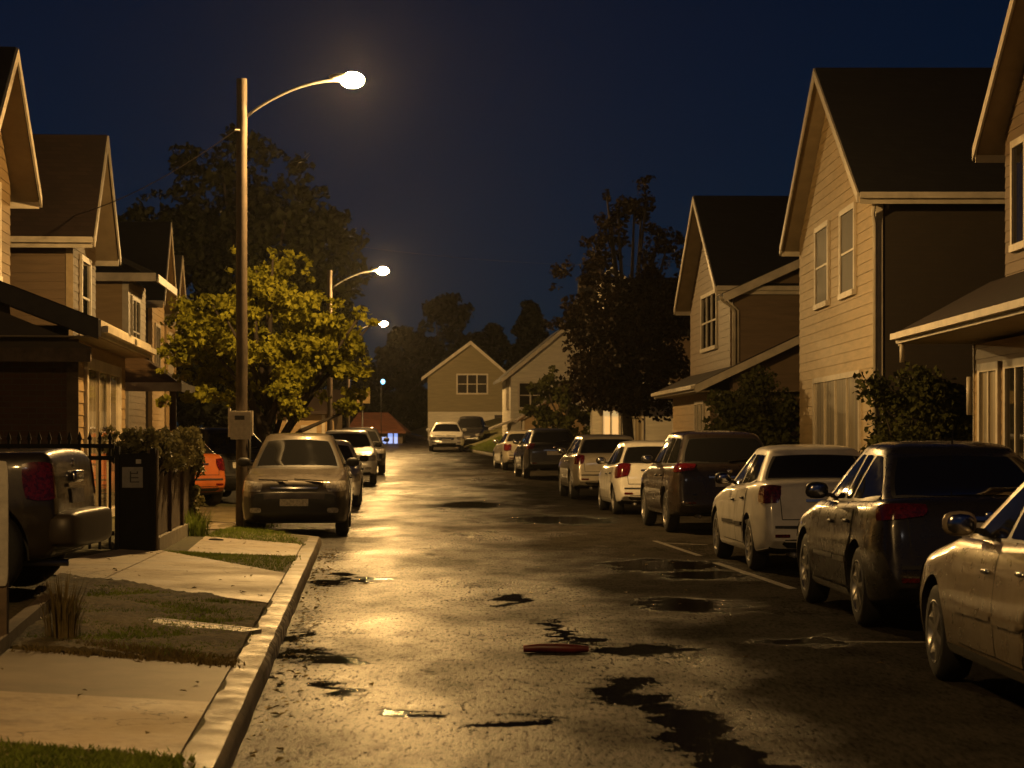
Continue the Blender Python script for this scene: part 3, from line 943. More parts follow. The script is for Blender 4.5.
        for s0, s1 in ((sA + .008, dB - .006), (dB + .006, sE - .008)):
            if s1 - s0 < .3: continue
            c4 = dq(s0, s1)
            c4[0] = (c4[0][0], c4[0][1], c4[0][2] + .01); c4[1] = (c4[1][0], c4[1][1], c4[1][2] + .01)
            c4[2] = (c4[2][0], c4[2][1], c4[2][2] - .006); c4[3] = (c4[3][0], c4[3][1], c4[3][2] - .006)
            d_o = patch('door', c4, dr, paint, .007, 16, 14, .03)
            if moulding:
                zz = gc + .30
                patch('door_moulding', [(sx * W, Yf(s0 + .02), zz), (sx * W, Yf(s1 - .02), zz + .01), (sx * W, Yf(s1 - .02), zz + .055), (sx * W, Yf(s0 + .02), zz + .045)], dr, moulding, .02, 10, 2, .02, parent=d_o)
            hs = s1 - .16
            hit = bvh.ray_cast(Vector((sx * W, Yf(hs), beltz(hs) - .17)), Vector(dr))[0]
            if hit:
                hb = MB(); hb.ball(hit + Vector((sx * .022, 0, 0)), (.018, .085, .016), 10, 0, .6)
                hb.build('door_handle', M['chrome'] if 'chrome_handles' in extras else (mirror_m or paint), d_o, smooth=True)
        # sill strip
        patch('sill', [(sx * W, Yf(fo + ar + .03), gc + .03), (sx * W, Yf(fo + wb - ar - .03), gc + .03), (sx * W, Yf(fo + wb - ar - .03), gc + .09), (sx * W, Yf(fo + ar + .03), gc + .09)], dr, M['chrome'] if 'bright_sill' in extras else paint, .012, 12, 2, .02)
        # mirror
        ms = fb + .12
        mm = MB()
        mz = beltz(ms) + .09
        hitx = bvh.ray_cast(Vector((sx * W, Yf(ms), mz - .05)), Vector(dr))[0]
        bx_ = abs(hitx.x) if hitx else W * .42
        mm.ball((sx * (bx_ + .15), Yf(ms) + .0, mz), (.105, .055, .075), 14, 0, .75)
        mm.bar((sx * (bx_ - .02), Yf(ms), mz - .05), (sx * (bx_ + .10), Yf(ms), mz - .035), .05, .035, 1)
        mr_ = mm.build('door_mirror', [mirror_m or paint, M['plastic']], root, smooth=True, auto=R(50))
        g2 = MB(); g2.ball((sx * (bx_ + .15), Yf(ms) - .040, mz), (.085, .022, .06), 12, 0, .75); g2.build('mirror_glass', M['chrome'], mr_, smooth=True)
        # lamps wrap the corners
        tl = tail or dict(z0=.70, z1=.94, a=.16, b=.20)
        zc0, zc1 = tl['z0'], tl['z1']
        xin = W / 2 - tl['a'] - .06
        dd = Vector((-sx * .75, 1, 0)).normalized()
        tn = Vector((sx * 1.0, .75, 0)).normalized()
        c0 = Vector((sx * W / 2 * .93, -L / 2 + .05, 0))
        A, B = c0 - tn * tl['a'], c0 + tn * tl['b']
        patch('tail_light', [(A.x, A.y, zc0 + tl.get('sl', 0)), (B.x, B.y, zc0), (B.x, B.y, zc1), (A.x, A.y, zc1)], dd, M['taillight'], .014, 14, 10, .22)
        if head:
            dh = Vector((-sx * .6, -1, 0)).normalized(); th = Vector((sx * 1, -.6, 0)).normalized()
            c0 = Vector((sx * W / 2 * .86, L / 2 - .10, 0))
            A, B = c0 - th * .24, c0 + th * .20
            zh = interp(prof, .10)
            patch('headlight', [(A.x, A.y, zh - .15), (B.x, B.y, zh - .13), (B.x, B.y, zh + .03), (A.x, A.y, zh - .01)], dh, M['clearlens'], .012, 14, 8, .2)
            patch('fog_lamp', [(sx * W * .30, L / 2, gc + .18), (sx * W * .40, L / 2, gc + .18), (sx * W * .40, L / 2, gc + .26), (sx * W * .30, L / 2, gc + .26)], (0, -1, 0), M['clearlens'], .01, 6, 4, .3)
        for iy, y in enumerate(wy):
            wheel_parts(root, sx * (W / 2 - .125), y, r, sx, spokes, rim or M['alloy'])
    # front and rear glass
    def gl(front):
        P = half(tb - .03); Q = half(tt + .02)
        if front: return P[0][0], Q[0][0], P[5][1] * 1.02, Q[5][1] * 1.0
        return P[-1][0], Q[-1][0], P[16][1] * 1.0, Q[16][1] * .98
    for nm, fr in (('windscreen', True), ('rear_window', False)):
        s0, s1, w0, w1 = gl(fr)
        z0 = beltz(max(.2, min(L - .25, s0 + (.1 if fr else -.12)))) + .035
        z1 = roofz(s1) - .03
        dr = (0, -1, -.25) if fr else (0, 1, -.25)
        g = patch('', [(-w0 - .035, Yf(s0), z0 - .02), (w0 + .035, Yf(s0), z0 - .02), (w1 + .03, Yf(s1), z1 + .015), (-w1 - .03, Yf(s1), z1 + .015)], dr, None, .003, 20, 8, .05, build=False)
        sr_ = g.build('glass_seal', M['plastic'], root, smooth=True)
        patch(nm, [(-w0, Yf(s0), z0), (w0, Yf(s0), z0), (w1, Yf(s1), z1), (-w1, Yf(s1), z1)], dr, M['carglass'], .008, 20, 8, .06)
    # plates, grille, bumper details
    fz = interp(prof, .05)
    pz = gc + (.34 if kind != 'pickup' else .3)
    patch('front_plate', [(-.22, L / 2, pz - .055), (.22, L / 2, pz - .055), (.22, L / 2, pz + .055), (-.22, L / 2, pz + .055)], (0, -1, 0), M['plate'], .02, 6, 3, .02)
    patch('grille', [(-.36, L / 2, fz - .10), (.36, L / 2, fz - .10), (.40, L / 2, fz + .015), (-.40, L / 2, fz + .015)], (0, -1, -.15), M['plastic'], .012, 12, 4, .10)
    patch('grille_bar', [(-.36, L / 2, fz - .05), (.36, L / 2, fz - .05), (.37, L / 2, fz - .03), (-.37, L / 2, fz - .03)], (0, -1, -.15), M['chrome'], .022, 12, 1, .02)
    patch('lower_intake', [(-.45, L / 2, gc + .09), (.45, L / 2, gc + .09), (.50, L / 2, gc + .19), (-.50, L / 2, gc + .19)], (0, -1, 0), M['plastic'], .008, 12, 3, .12)
    rz_ = K.get('plate_z', .74 if kind in ('sedan', 'hatch') else .82)
    patch('rear_plate', [(-.24, -L / 2, rz_ - .06), (.24, -L / 2, rz_ - .06), (.24, -L / 2, rz_ + .06), (-.24, -L / 2, rz_ + .06)], (0, 1, 0), M['plate'] if 'dark_plate' not in extras else M['boxgrey'], .016, 6, 3, .02)
    patch('boot_trim', [(-.34, -L / 2, rz_ + .075), (.34, -L / 2, rz_ + .075), (.34, -L / 2, rz_ + .105), (-.34, -L / 2, rz_ + .105)], (0, 1, 0), M['chrome'], .02, 10, 1, .02)
    hb_ = bvh.ray_cast(Vector((0, -L, beltz(L - .2) - .10)), Vector((0, 1, 0)))[0]
    if hb_ is not None:
        q_ = MB(); q_.ball(hb_, (.045, .012, .04), 12); q_.build('badge', M['chrome'], root, smooth=True)
    # tailgate gap
    gz0, gz1 = gc + .42, beltz(L - .2) - .06
    gm = MB()
    gw = W / 2 * .70
    def rib(p, q_, up):
        patch('', [(p[0] - up[0], -L / 2, p[1] - up[1]), (q_[0] - up[0], -L / 2, q_[1] - up[1]), (q_[0] + up[0], -L / 2, q_[1] + up[1]), (p[0] + up[0], -L / 2, p[1] + up[1])], (0, 1, 0), None, .003, 10, 1, 0, mb=gm, build=False)
    rib((-gw, gz0), (gw, gz0), (0, .005)); rib((-gw, gz0), (-gw * 1.04, gz1), (.005, 0)); rib((gw, gz0), (gw * 1.04, gz1), (.005, 0))
    if gm.f: gm.build('boot_gap', M['plastic'], root, smooth=True)
    patch('bumper_strip', [(-W * .40, -L / 2, gc + .32), (W * .40, -L / 2, gc + .32), (W * .40, -L / 2, gc + .35), (-W * .40, -L / 2, gc + .35)], (0, 1, 0), M['plastic'] if 'bright_bumper' not in extras else M['chrome'], .012, 14, 1, .01)
    patch('rear_valance', [(-W * .34, -L / 2, gc + .10), (W * .34, -L / 2, gc + .10), (W * .36, -L / 2, gc + .20), (-W * .36, -L / 2, gc + .20)], (0, 1, 0), M['plastic'], .008, 14, 2, .15)
    for sx in (-1, 1):
        patch('reflector', [(sx * W * .30, -L / 2, gc + .22), (sx * W * .40, -L / 2, gc + .22), (sx * W * .40, -L / 2, gc + .255), (sx * W * .30, -L / 2, gc + .255)], (0, 1, 0), M['taillight'], .012, 6, 1, .05)
    ex = MB(); ex.tube([(-W * .27, -L / 2 - .02, gc + .02), (-W * .27, -L / 2 + .4, gc + .02)], .03, 10)
    ex.build('exhaust', M['steel'], root, smooth=True)
    wp = MB(); wz = beltz(L - .2) + .06
    hit = bvh.ray_cast(Vector((0, -L, wz)), Vector((0, 1, 0)))[0]
    if hit is not None and kind in ('hatch', 'estate', 'suv'):
        hit2 = bvh.ray_cast(Vector((.40, -L, wz + .05)), Vector((0, 1, 0)))[0]
        if hit2 is not None:
            wp.bar(hit + Vector((0, -.025, 0)), hit2 + Vector((0, -.03, 0)), .018, .018)
            wp.build('wiper', M['plastic'], root)
    fwz = beltz(sf0 + .1) + .05
    wf = MB()
    for x0, x1 in ((-.45, .0), (.1, .55)):
        a_ = bvh.ray_cast(Vector((x0, L, fwz)), Vector((0, -1, -.1)))[0]; b_ = bvh.ray_cast(Vector((x1, L, fwz + .03)), Vector((0, -1, -.1)))[0]
        if a_ is not None and b_ is not None: wf.bar(a_ + Vector((0, .02, .015)), b_ + Vector((0, .02, .015)), .016, .016)
    if wf.f: wf.build('wiper', M['plastic'], root)
    if 'antenna' in extras:
        an = MB(); rs = sr1 - .12
        an.tube([(0, Yf(rs), H - .03), (0, Yf(rs) - .06, H + .13)], [.008, .004], 6); an.build('antenna', M['plastic'], root)
    if 'roof_rails' in extras:
        for sx in (-1, 1):
            rr = MB(); rr.tube([(sx * wrf * .93, Yf(sf1 + .35), H - .04), (sx * wrf * .95, Yf(sf1 + .55), H + .015), (sx * wrf * .95, Yf(sr1 - .5), H + .005), (sx * wrf * .93, Yf(sr1 - .3), H - .05)], .016, 8)
            rr.build('roof_rail', M['steel'], root, smooth=True)
    return root, bvh, patch, K

P = {}
P['champagne'] = car_paint('champagne_paint', (0.36, 0.29, 0.20), 0.35, 0.30)
P['black'] = car_paint('black_paint', (0.022, 0.019, 0.017), 0.2, 0.28)
P['white'] = car_paint('white_paint', (0.74, 0.71, 0.64), 0.0, 0.38)
P['brownblack'] = car_paint('dark_brown_paint', (0.026, 0.017, 0.012), 0.2, 0.30)
P['white2'] = car_paint('bright_white_paint', (0.78, 0.75, 0.68), 0.0, 0.38)
P['silver'] = car_paint('silver_paint', (0.42, 0.38, 0.30), 0.3, 0.36)
P['darkgreen'] = car_paint('near_black_paint', (0.016, 0.015, 0.014), 0.2, 0.33)
P['grey'] = car_paint('taupe_paint', (0.075, 0.060, 0.042), 0.3, 0.42)
P['orange'] = car_paint('orange_paint', (0.42, 0.105, 0.018), 0.0, 0.38)
P['truck'] = car_paint('dark_bronze_paint', (0.026, 0.019, 0.012), 0.3, 0.35)

GR = 'cars parked along the right kerb'
GL = 'cars parked along the left kerb'
def place(xw, Yrear, heading, K, zadd=0.0, left=True):
    """root location so that the left-rear wheel's outer face touches (xw, Yrear)"""
    L, W, wb, fo = K['L'], K['W'], K['wb'], K['fo']
    lx, ly = -(W / 2 - .03), L / 2 - fo - wb
    c, s_ = math.cos(heading), math.sin(heading)
    X = xw - (lx * c - ly * s_); Y = Yrear - (lx * s_ + ly * c)
    return (X, Y, base(Y) + zadd)

def rcar(xw, Yrear, heading, name, label, cat, kind, paint, group=GR, over=None, **kw):
    K = dict(KINDS[kind]); K.update(over or {})
    return car(name, label, cat, place(xw, Yrear, heading, K), heading, kind, paint, group, over=over, **kw)

rcar(2.75, 10.85, 0.02, 'parked_car', 'champagne saloon cut by the right edge, nearest car on the right kerb', 'car', 'sedan', P['champagne'], spokes=6, mirror_m=None, moulding=P['champagne'], extras=('bright_sill', 'chrome_handles'), over=dict(H=1.43))
rcar(2.83, 17.2, 0.035, 'parked_car', 'black hatchback with bright door strip between champagne saloon and white saloon', 'car', 'estate', P['black'], spokes=7, mirror_m=M['plastic'], moulding=M['chrome'], extras=('antenna', 'bright_sill', 'dark_plate'), over=dict(wb=2.45, L=4.3, fo=.9, prof=[(0, .48), (.02, .62), (.10, .72), (.45, .83), (1.15, .95), (1.3, .98), (2.2, .99), (3.2, 1.03), (4.05, 1.06), (4.18, .99), (4.24, .78), (4.3, .50)], gh=(1.12, 1.92, 3.10, 4.10)), tail=dict(z0=.88, z1=1.02, a=.24, b=.16, sl=.05))
rcar(2.76, 24.45, 0.055, 'parked_car', 'old white four door saloon with boot, behind the black hatchback', 'car', 'sedan', P['white'], spokes=9, mirror_m=M['plastic'], moulding=M['plastic'], over=dict(wb=2.5, L=4.2, H=1.46, fo=.82, prof=[(0, .48), (.02, .60), (.10, .69), (.45, .80), (1.15, .91), (1.3, .94), (2.2, .96), (3.2, 1.02), (3.6, 1.05), (4.0, 1.03), (4.11, .96), (4.16, .78), (4.2, .50)], gh=(1.10, 1.90, 3.10, 3.66)), tail=dict(z0=.80, z1=1.0, a=.14, b=.16))
rcar(2.50, 34.2, 0.075, 'parked_car', 'dark brown four wheel drive car between white saloon and small white hatchback', 'car', 'suv', P['brownblack'], spokes=6, mirror_m=M['plastic'], extras=('dark_plate',), tail=dict(z0=.98, z1=1.12, a=.20, b=.16, sl=.04))
rcar(2.03, 42.1, 0.07, 'parked_car', 'small white hatchback with big wraparound red lights on right kerb', 'car', 'hatch', P['white2'], spokes=8, mirror_m=M['plastic'], tail=dict(z0=.72, z1=1.02, a=.16, b=.22, sl=.05), over=dict(plate_z=.80))
rcar(1.42, 51.0, 0.075, 'parked_car', 'silver grey people carrier parked in front of the small white hatchback', 'car', 'suv', P['silver'], spokes=6, over=dict(H=1.58), tail=dict(z0=.86, z1=1.08, a=.14, b=.16))
rcar(0.36, 67.3, 0.10, 'parked_car', 'black estate car farthest back in the dark row on the right', 'car', 'suv', P['darkgreen'], spokes=6, extras=('dark_plate',), over=dict(H=1.62), tail=dict(z0=.95, z1=1.12, a=.14, b=.14))
rcar(-0.36, 76.5, 0.12, 'parked_car', 'pale saloon mostly hidden in front of the farthest black estate', 'car', 'sedan', P['silver'], spokes=6)
# left row, facing us
def lcar(xw, Yfront, heading, name, label, kind, paint, over=None, cat='car', **kw):
    """facing the camera; (xw, Yfront) is the outer face of the road-side front wheel"""
    K = dict(KINDS[kind]); K.update(over or {})
    L, W, fo = K['L'], K['W'], K['fo']
    lx, ly = -(W / 2 - .03), L / 2 - fo
    h = heading + math.pi
    c, s_ = math.cos(h), math.sin(h)
    X = xw - (lx * c - ly * s_); Y = Yfront - (lx * s_ + ly * c)
    return car(name, label, cat, (X, Y, base(Y)), h, kind, paint, GL, over=over, **kw)
lcar(-2.60, 33.3, 0.06, 'parked_car', 'taupe saloon facing the camera beside the lamp pole', 'sedan', P['grey'], mirror_m=M['plastic'], dark_bumper=True, spokes=6, over=dict(H=1.62, W=1.69, prof=[(0, .55), (.015, .74), (.07, .84), (.40, .93), (1.05, 1.02), (1.2, 1.05), (2.2, 1.06), (3.4, 1.08), (3.75, 1.09), (4.15, 1.06), (4.26, 1.0), (4.31, .8), (4.35, .55)], gh=(1.02, 1.72, 3.1, 3.8)))
lcar(-3.35, 46.5, 0.06, 'parked_car', 'white car facing the camera behind the taupe saloon', 'hatch', P['white2'], mirror_m=M['plastic'], spokes=6)
lcar(-4.0, 62, 0.07, 'parked_car', 'white four wheel drive car facing the camera, third in the left row', 'suv', P['white'], mirror_m=M['plastic'], spokes=6, over=dict(H=1.62))
lcar(-4.35, 72, 0.08, 'parked_car', 'black car facing the camera at the far end of the left row', 'suv', P['darkgreen'], mirror_m=M['plastic'], spokes=6, over=dict(H=1.60))
# far end
car('parked_car', 'white saloon facing the camera in front of the far gabled house', 'car', (-3.25, 104, base(104)), math.pi + .03, 'sedan', P['white2'], None, spokes=6)
car('parked_car', 'dark car beside the far white saloon at the end of the street', 'car', (-2.15, 108.5, base(108.5) + .05), math.pi - .1, 'hatch', P['darkgreen'], None, spokes=6, over=dict(H=1.62))
# driveway cars on the left
car('parked_car', 'orange hatchback in the driveway behind the ivy fence', 'car', (-7.12, 42.0, terr(-7.6, 41) - .06), R(34), 'hatch', P['orange'], None, spokes=6, over=dict(L=3.5, W=1.56, wb=2.3, fo=.66, prof=[(0, .48), (.02, .60), (.09, .70), (.4, .82), (.95, .94), (1.1, .97), (2.0, .97), (2.8, 1.0), (3.27, 1.02), (3.39, .95), (3.45, .74), (3.5, .48)], gh=(.90, 1.55, 2.75, 3.32)))
car('parked_car', 'black car in the driveway between orange hatchback and lamp pole', 'car', (-6.45, 45.2, terr(-7.2, 44)), R(28), 'hatch', P['darkgreen'], None, spokes=6, over=dict(H=1.54))
pk = car('pickup_truck', 'dark bronze pickup truck with its tail towards the pavement at the left edge', 'pickup truck', (-6.20, 17.45, terr(-4.6, 17.4) - .01), R(90), 'pickup', P['truck'], None, spokes=6, extras=('bright_bumper',), tail=dict(z0=.80, z1=1.10, a=.08, b=.14), dark_bumper=False)

# pickup step bumper and tailgate handle
pr = pk[0]
b_ = MB(); b_.ball((0, -2.62, .56), (.84, .13, .15), 28, 0, .35); bp = b_.build('rear_bumper', M['step'], pr, smooth=True, auto=R(50))
b_ = MB(); b_.ball((0, -2.66, .64), (.70, .085, .012), 16, 0, .4); b_.build('step_pad', M['chrome'], bp, smooth=True)
b_ = MB(); b_.ball((0, -2.59, .98), (.17, .03, .05), 14, 0, .5); b_.build('tailgate_handle', M['chrome'], pr, smooth=True)

# ------------------------------------------------------------------ street lamps
def lamp(name, label, base_loc, H, arm, rot, group='street lamps along the left kerb', k=1.0, rad=(.102, .088), armz=-0.22, lens=None):
    root = empty(name, base_loc, rot, label, 'street lamp', group)
    p = MB(); n = 12
    p.tube([(random.uniform(-.008, .008), random.uniform(-.008, .008), -0.4 + (H + .4) * i / n) for i in range(n + 1)], [rad[0] + (rad[1] - rad[0]) * i / n for i in range(n + 1)], 18)
    p.build('pole', M['wood'], root, smooth=True, auto=R(50))
    a = MB()
    z0 = H - .62 + armz + .22
    pts = []
    for i in range(15):
        t = i / 14
        pts.append((.08 + (arm - .28) * t, 0, z0 + .60 * math.sin(t * math.pi / 2) ** .85))
    a.tube(pts, .026, 10)
    a.build('arm', M['steel'], root, smooth=True)
    zt = z0 + .60
    h = MB(); h.ball((arm - .13, 0, zt + .055), (.24, .10, .05), 18, 0, .8)
    h.build('lamp_head', M['steel'], root, smooth=True)
    l_ = MB(); l_.ball((arm + .02, 0, zt - .0), (.20, .14, .13), 14)
    l_.build('lamp_lens', lens or M['lens'], root, smooth=True)
    return root
LH = 7.40
L1 = lamp('street_lamp', 'tall wooden lamp pole with a meter box, lit, beside the taupe saloon', (-4.45, 34.6, .05), LH, 1.80, 0.0)
e = MB()
e.box(-.165, .165, -.20, -.105, 1.46, 1.93, 0)
e.box(-.17, .17, -.215, -.20, 1.74, 1.91, 0)
bx = e.build('meter_box', M['boxgrey'], L1)
e = MB(); e.box(-.09, .07, -.222, -.2155, 1.78, 1.85); e.build('box_window', M['plastic'], bx)
e = MB(); e.box(-.205, -.17, -.19, -.10, 1.50, 1.98); e.build('box_bracket', M['trim'], bx)
e = MB(); e.box(.17, .20, -.19, -.10, 1.52, 1.93); e.build('box_bracket', M['trim'], bx)
e = MB(); e.tube([(.13, -.02, .1), (.135, -.02, 1.4), (.13, -.05, 1.5)], .016, 8); e.build('conduit', M['steel'], L1, smooth=True)
e = MB(); e.tube([(-.02, -.10, LH - .86), (-.10, -.12, LH - .86)], .018, 8); e.build('insulator', M['boxgrey'], L1)
lamp('street_lamp', 'second lit street lamp, its bulb just right of the bright tree', (-6.25, 72, base(72) - .45), LH + .05, 1.80, 0.0)
lamp('street_lamp', 'farthest lit street lamp, small bulb low over the road', (-8.35, 107, base(107) - .2), LH - .80, 1.80, 0.0)
lamp('street_lamp', 'lit street lamp behind the viewer at the near footpath', (-5.0, 5.6, .20), LH, 1.80, 0.0, lens=M['lens_dim'])

# overhead cables
def cable(name, label, p, q, sag, r=.010, m='cable'):
    p, q = Vector(p), Vector(q)
    mid = (p + q) / 2
    pts = [p.lerp(q, t) - Vector((0, 0, sag * 4 * t * (1 - t))) - mid for t in (i / 18 for i in range(19))]
    o = MB().tube(pts, r, 6).build(name, M[m], None, smooth=True)
    o.location = mid
    return tag(o, label, 'cable')
cable('overhead_cable', 'service cable from the first lamp pole to the left house roof', (-4.55, 34.5, 6.58), (-10.6, 47.0, 6.35), .28)
cable('overhead_cable', 'thin dark cable crossing the street behind the dark red tree', (-9.0, 84.0, 9.6), (6.5, 84.0, 8.4), .35, .006, 'cable_dark')

# ------------------------------------------------------------------ houses
def siding(mb, o, u, nrm, u0, u1, z0, z1, row=.20, lap=.016, m=0, gable=None, th=.12):
    """lapped boards on a wall plane. o origin, u unit direction, gable=(umid, zapex): above z1 the wall narrows to the apex"""
    o, u, nrm = Vector(o), Vector(u), Vector(nrm)
    up = Vector((0, 0, 1))
    ztop = gable[1] if gable else z1
    # backing
    poly = [o + u * u0 + up * z0, o + u * u1 + up * z0, o + u * u1 + up * z1]
    if gable: poly.append(o + u * gable[0] + up * gable[1])
    poly.append(o + u * u0 + up * z1)
    mb.slab(poly, -nrm * th, m)
    z = z0
    def lim(zz):
        if zz <= z1 or not gable: return u0, u1
        t = min(1, (zz - z1) / (gable[1] - z1))
        return u0 + (gable[0] - u0) * t, u1 + (gable[0] - u1) * t
    while z < ztop - .02:
        zz = min(z + row, ztop)
        a0, a1 = lim(z); b0, b1 = lim(zz)
        off = nrm * lap; eps = nrm * .003
        vs = [o + u * a0 + up * z + off, o + u * a1 + up * z + off, o + u * b1 + up * zz + eps, o + u * b0 + up * zz + eps,
              o + u * a0 + up * z + eps, o + u * a1 + up * z + eps]
        mb.add(vs, [(0, 1, 2, 3), (4, 5, 1, 0), (4, 0, 3), (1, 5, 2)], m)
        z = zz
    return mb

def window(parent, o, u, nrm, u0, u1, z0, z1, lights=1, bars=1, fw=.09, pane=None, trim=None):
    """casing with sashes standing proud of the wall"""
    o, u, nrm = Vector(o), Vector(u).normalized(), Vector(nrm).normalized()
    up = Vector((0, 0, 1))
    P_ = lambda a, z, d: o + u * a + up * z + nrm * d
    mb = MB()
    def rect(a0, a1, c0, c1, d0, d1):
        mb.slab([P_(a0, c0, d1), P_(a1, c0, d1), P_(a1, c1, d1), P_(a0, c1, d1)], -nrm * (d1 - d0), 0)
    rect(u0 - fw, u0, z0 - fw, z1 + fw, .0, .065); rect(u1, u1 + fw, z0 - fw, z1 + fw, .0, .065)
    rect(u0, u1, z1, z1 + fw, .0, .062); rect(u0 - fw * .4, u1 + fw * .4, z0 - fw, z0, .0, .10)
    step = (u1 - u0) / lights
    for i in range(1, lights): rect(u0 + step * i - .035, u0 + step * i + .035, z0, z1, .0, .055)
    for i in range(lights):
        a, b = u0 + step * i, u0 + step * (i + 1)
        for k in range(1, bars + 1):
            zc = z0 + (z1 - z0) * k / (bars + 1)
            rect(a + .035, b - .035, zc - .022, zc + .022, .0, .048)
    f = mb.build('window', trim or M['trim'], parent)
    g = MB()
    g.slab([P_(u0, z0, .026), P_(u1, z0, .026), P_(u1, z1, .026), P_(u0, z1, .026)], -nrm * .006, 0)
    g.build('pane', pane or M['pane'], f)
    return f

def gable_roof(parent, x_front, x_back, y0, y1, zeave, zapex, over, side, m, th=.16, trim=None, soffit=None):
    """ridge along x; front at x_front. slabs overhang the gable by over and the eaves by side"""
    ym = (y0 + y1) / 2
    sl = (zapex - zeave) / ((y1 - y0) / 2)
    sg = 1 if x_front > x_back else -1
    xf = x_front + sg * over
    rb = MB()
    for ya, s_ in ((y0, -1), (y1, 1)):
        ye = ya + s_ * side; ze = zeave - side * sl
        rb.slab([(xf, ym, zapex + th), (xf, ye, ze + th), (x_back, ye, ze + th), (x_back, ym, zapex + th)], (0, 0, -th * .55), 0)
    rf = rb.build('roof', m, parent)
    so = MB()
    for ya, s_ in ((y0, -1), (y1, 1)):
        ye = ya + s_ * side; ze = zeave - side * sl
        d = th * .45 - .004
        so.slab([(xf - sg * .03, ym, zapex + d), (xf - sg * .03, ye, ze + d), (x_back, ye, ze + d), (x_back, ym, zapex + d)], (0, 0, -.03), 0)
    so.build('soffit', soffit or M['soffit'], rf)
    fb = MB()
    for ya, s_ in ((y0, -1), (y1, 1)):
        ye = ya + s_ * side; ze = zeave - side * sl
        fb.slab([(xf + sg * .004, ym, zapex + th - .02), (xf + sg * .004, ye, ze + th - .02), (xf + sg * .004, ye, ze + th - .22), (xf + sg * .004, ym, zapex + th - .24)], (sg * .035, 0, 0), 0)
        fb.box(*sorted((xf - sg * .02, x_back)), *sorted((ye, ye + s_ * .03)), ze - .08, ze + th - .01)
    fb.build('bargeboard', trim or M['trim'], rf)
    gu = MB()
    for ya, s_ in ((y0, -1),):
        ye = ya + s_ * (side + .09); ze = zeave - side * sl
        gu.box(*sorted((xf, x_back)), ye - .05, ye + .05, ze + .02, ze + .12)
    gu.build('gutter', trim or M['trim'], rf)
    return rf

def lean_roof(parent, xo, xi, y0, y1, zo, zi, m, th=.14, trim=None, soffit_in=0.0, fascia=None):
    """shed roof: low outer edge at xo/zo, high inner edge at xi/zi, along y"""
    rb = MB()
    rb.slab([(xo, y0, zo + th), (xi, y0, zi + th), (xi, y1, zi + th), (xo, y1, zo + th)], (0, 0, -th), 0)
    rf = rb.build('porch_roof', m, parent)
    sg = 1 if xo > xi else -1
    f = MB()
    f.box(*sorted((xo + sg * .002, xo + sg * .04)), y0 - .02, y1 + .02, zo - .06, zo + th * .9)
    f.build('fascia', trim or M['trim'], rf)
    g = MB(); g.box(*sorted((xo + sg * .045, xo + sg * .14)), y0, y1, zo + .0, zo + .095)
    g.build('gutter', trim or M['trim'], rf)
    e = MB()
    for yy, d in ((y0, -.045), (y1, .045)):
        e.slab([(xo, yy, zo + th - .02), (xi, yy, zi + th - .02), (xi, yy, zi - .10), (xo, yy, zo - .10)], (0, d, 0), 0)
    e.build('bargeboard', fascia or trim or M['trim'], rf)
    so = MB(); so.slab([(xo - sg * .01, y0 + .01, zo - .065), (xi, y0 + .01, zo - .065), (xi, y1 - .01, zo - .065), (xo - sg * .01, y1 - .01, zo - .065)], (0, 0, .02), 0)
    so.build('soffit', M['soffit'], rf)
    return rf

def house(name, label, loc, rz, cat='house', group=None):
    return empty(name, loc, rz, label, cat, group)

Z = (0, 0, 1)
# R2: cream gabled house, right
h = house('gabled_house', 'tall cream clapboard house with dark side wall and two upper windows', (7.13, 41, 0), 0)
siding(MB(), (0, 0, 0), (0, 1, 0), (-1, 0, 0), 0, 11, -.3, 6.37, .215, .018, 0, (5.5, 9.57)).build('front_wall', M['cream'], h)
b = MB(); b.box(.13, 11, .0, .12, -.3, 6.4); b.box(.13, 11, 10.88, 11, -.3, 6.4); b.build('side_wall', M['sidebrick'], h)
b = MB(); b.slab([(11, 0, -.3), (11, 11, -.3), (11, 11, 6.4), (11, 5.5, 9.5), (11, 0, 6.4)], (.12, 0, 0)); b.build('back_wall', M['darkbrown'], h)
gable_roof(h, 0, 11.2, 0, 11, 6.37, 9.57, .42, .40, M['roof'])
c_ = MB(); c_.box(-.03, .10, -.035, .0, -.2, 6.2); c_.box(-.032, -.001, 0, .10, -.2, 6.2); c_.build('corner_board', M['trim'], h)
d_ = MB(); d_.tube([(-.10, -.30, 6.10), (-.10, -.12, 5.9), (-.06, -.08, 5.7), (-.06, -.08, .2)], .04, 8); d_.build('downpipe', M['trim'], h, smooth=True)
def wy_(px, X, y0): return X * F / (px - CX) - y0
for a, b2 in ((829.5, 817.5), (856, 842.5)):
    window(h, (0, 0, 0), (0, 1, 0), (-1, 0, 0), wy_(a, 7.13, 41), wy_(b2, 7.13, 41), 4.62, 6.30, 1, 1, .12, pane=M['pane_matte'])
window(h, (0, 0, 0), (0, 1, 0), (-1, 0, 0), wy_(861, 7.13, 41), wy_(816, 7.13, 41), .95, 2.80, 4, 0, .12, pane=M['pane_curtain'])

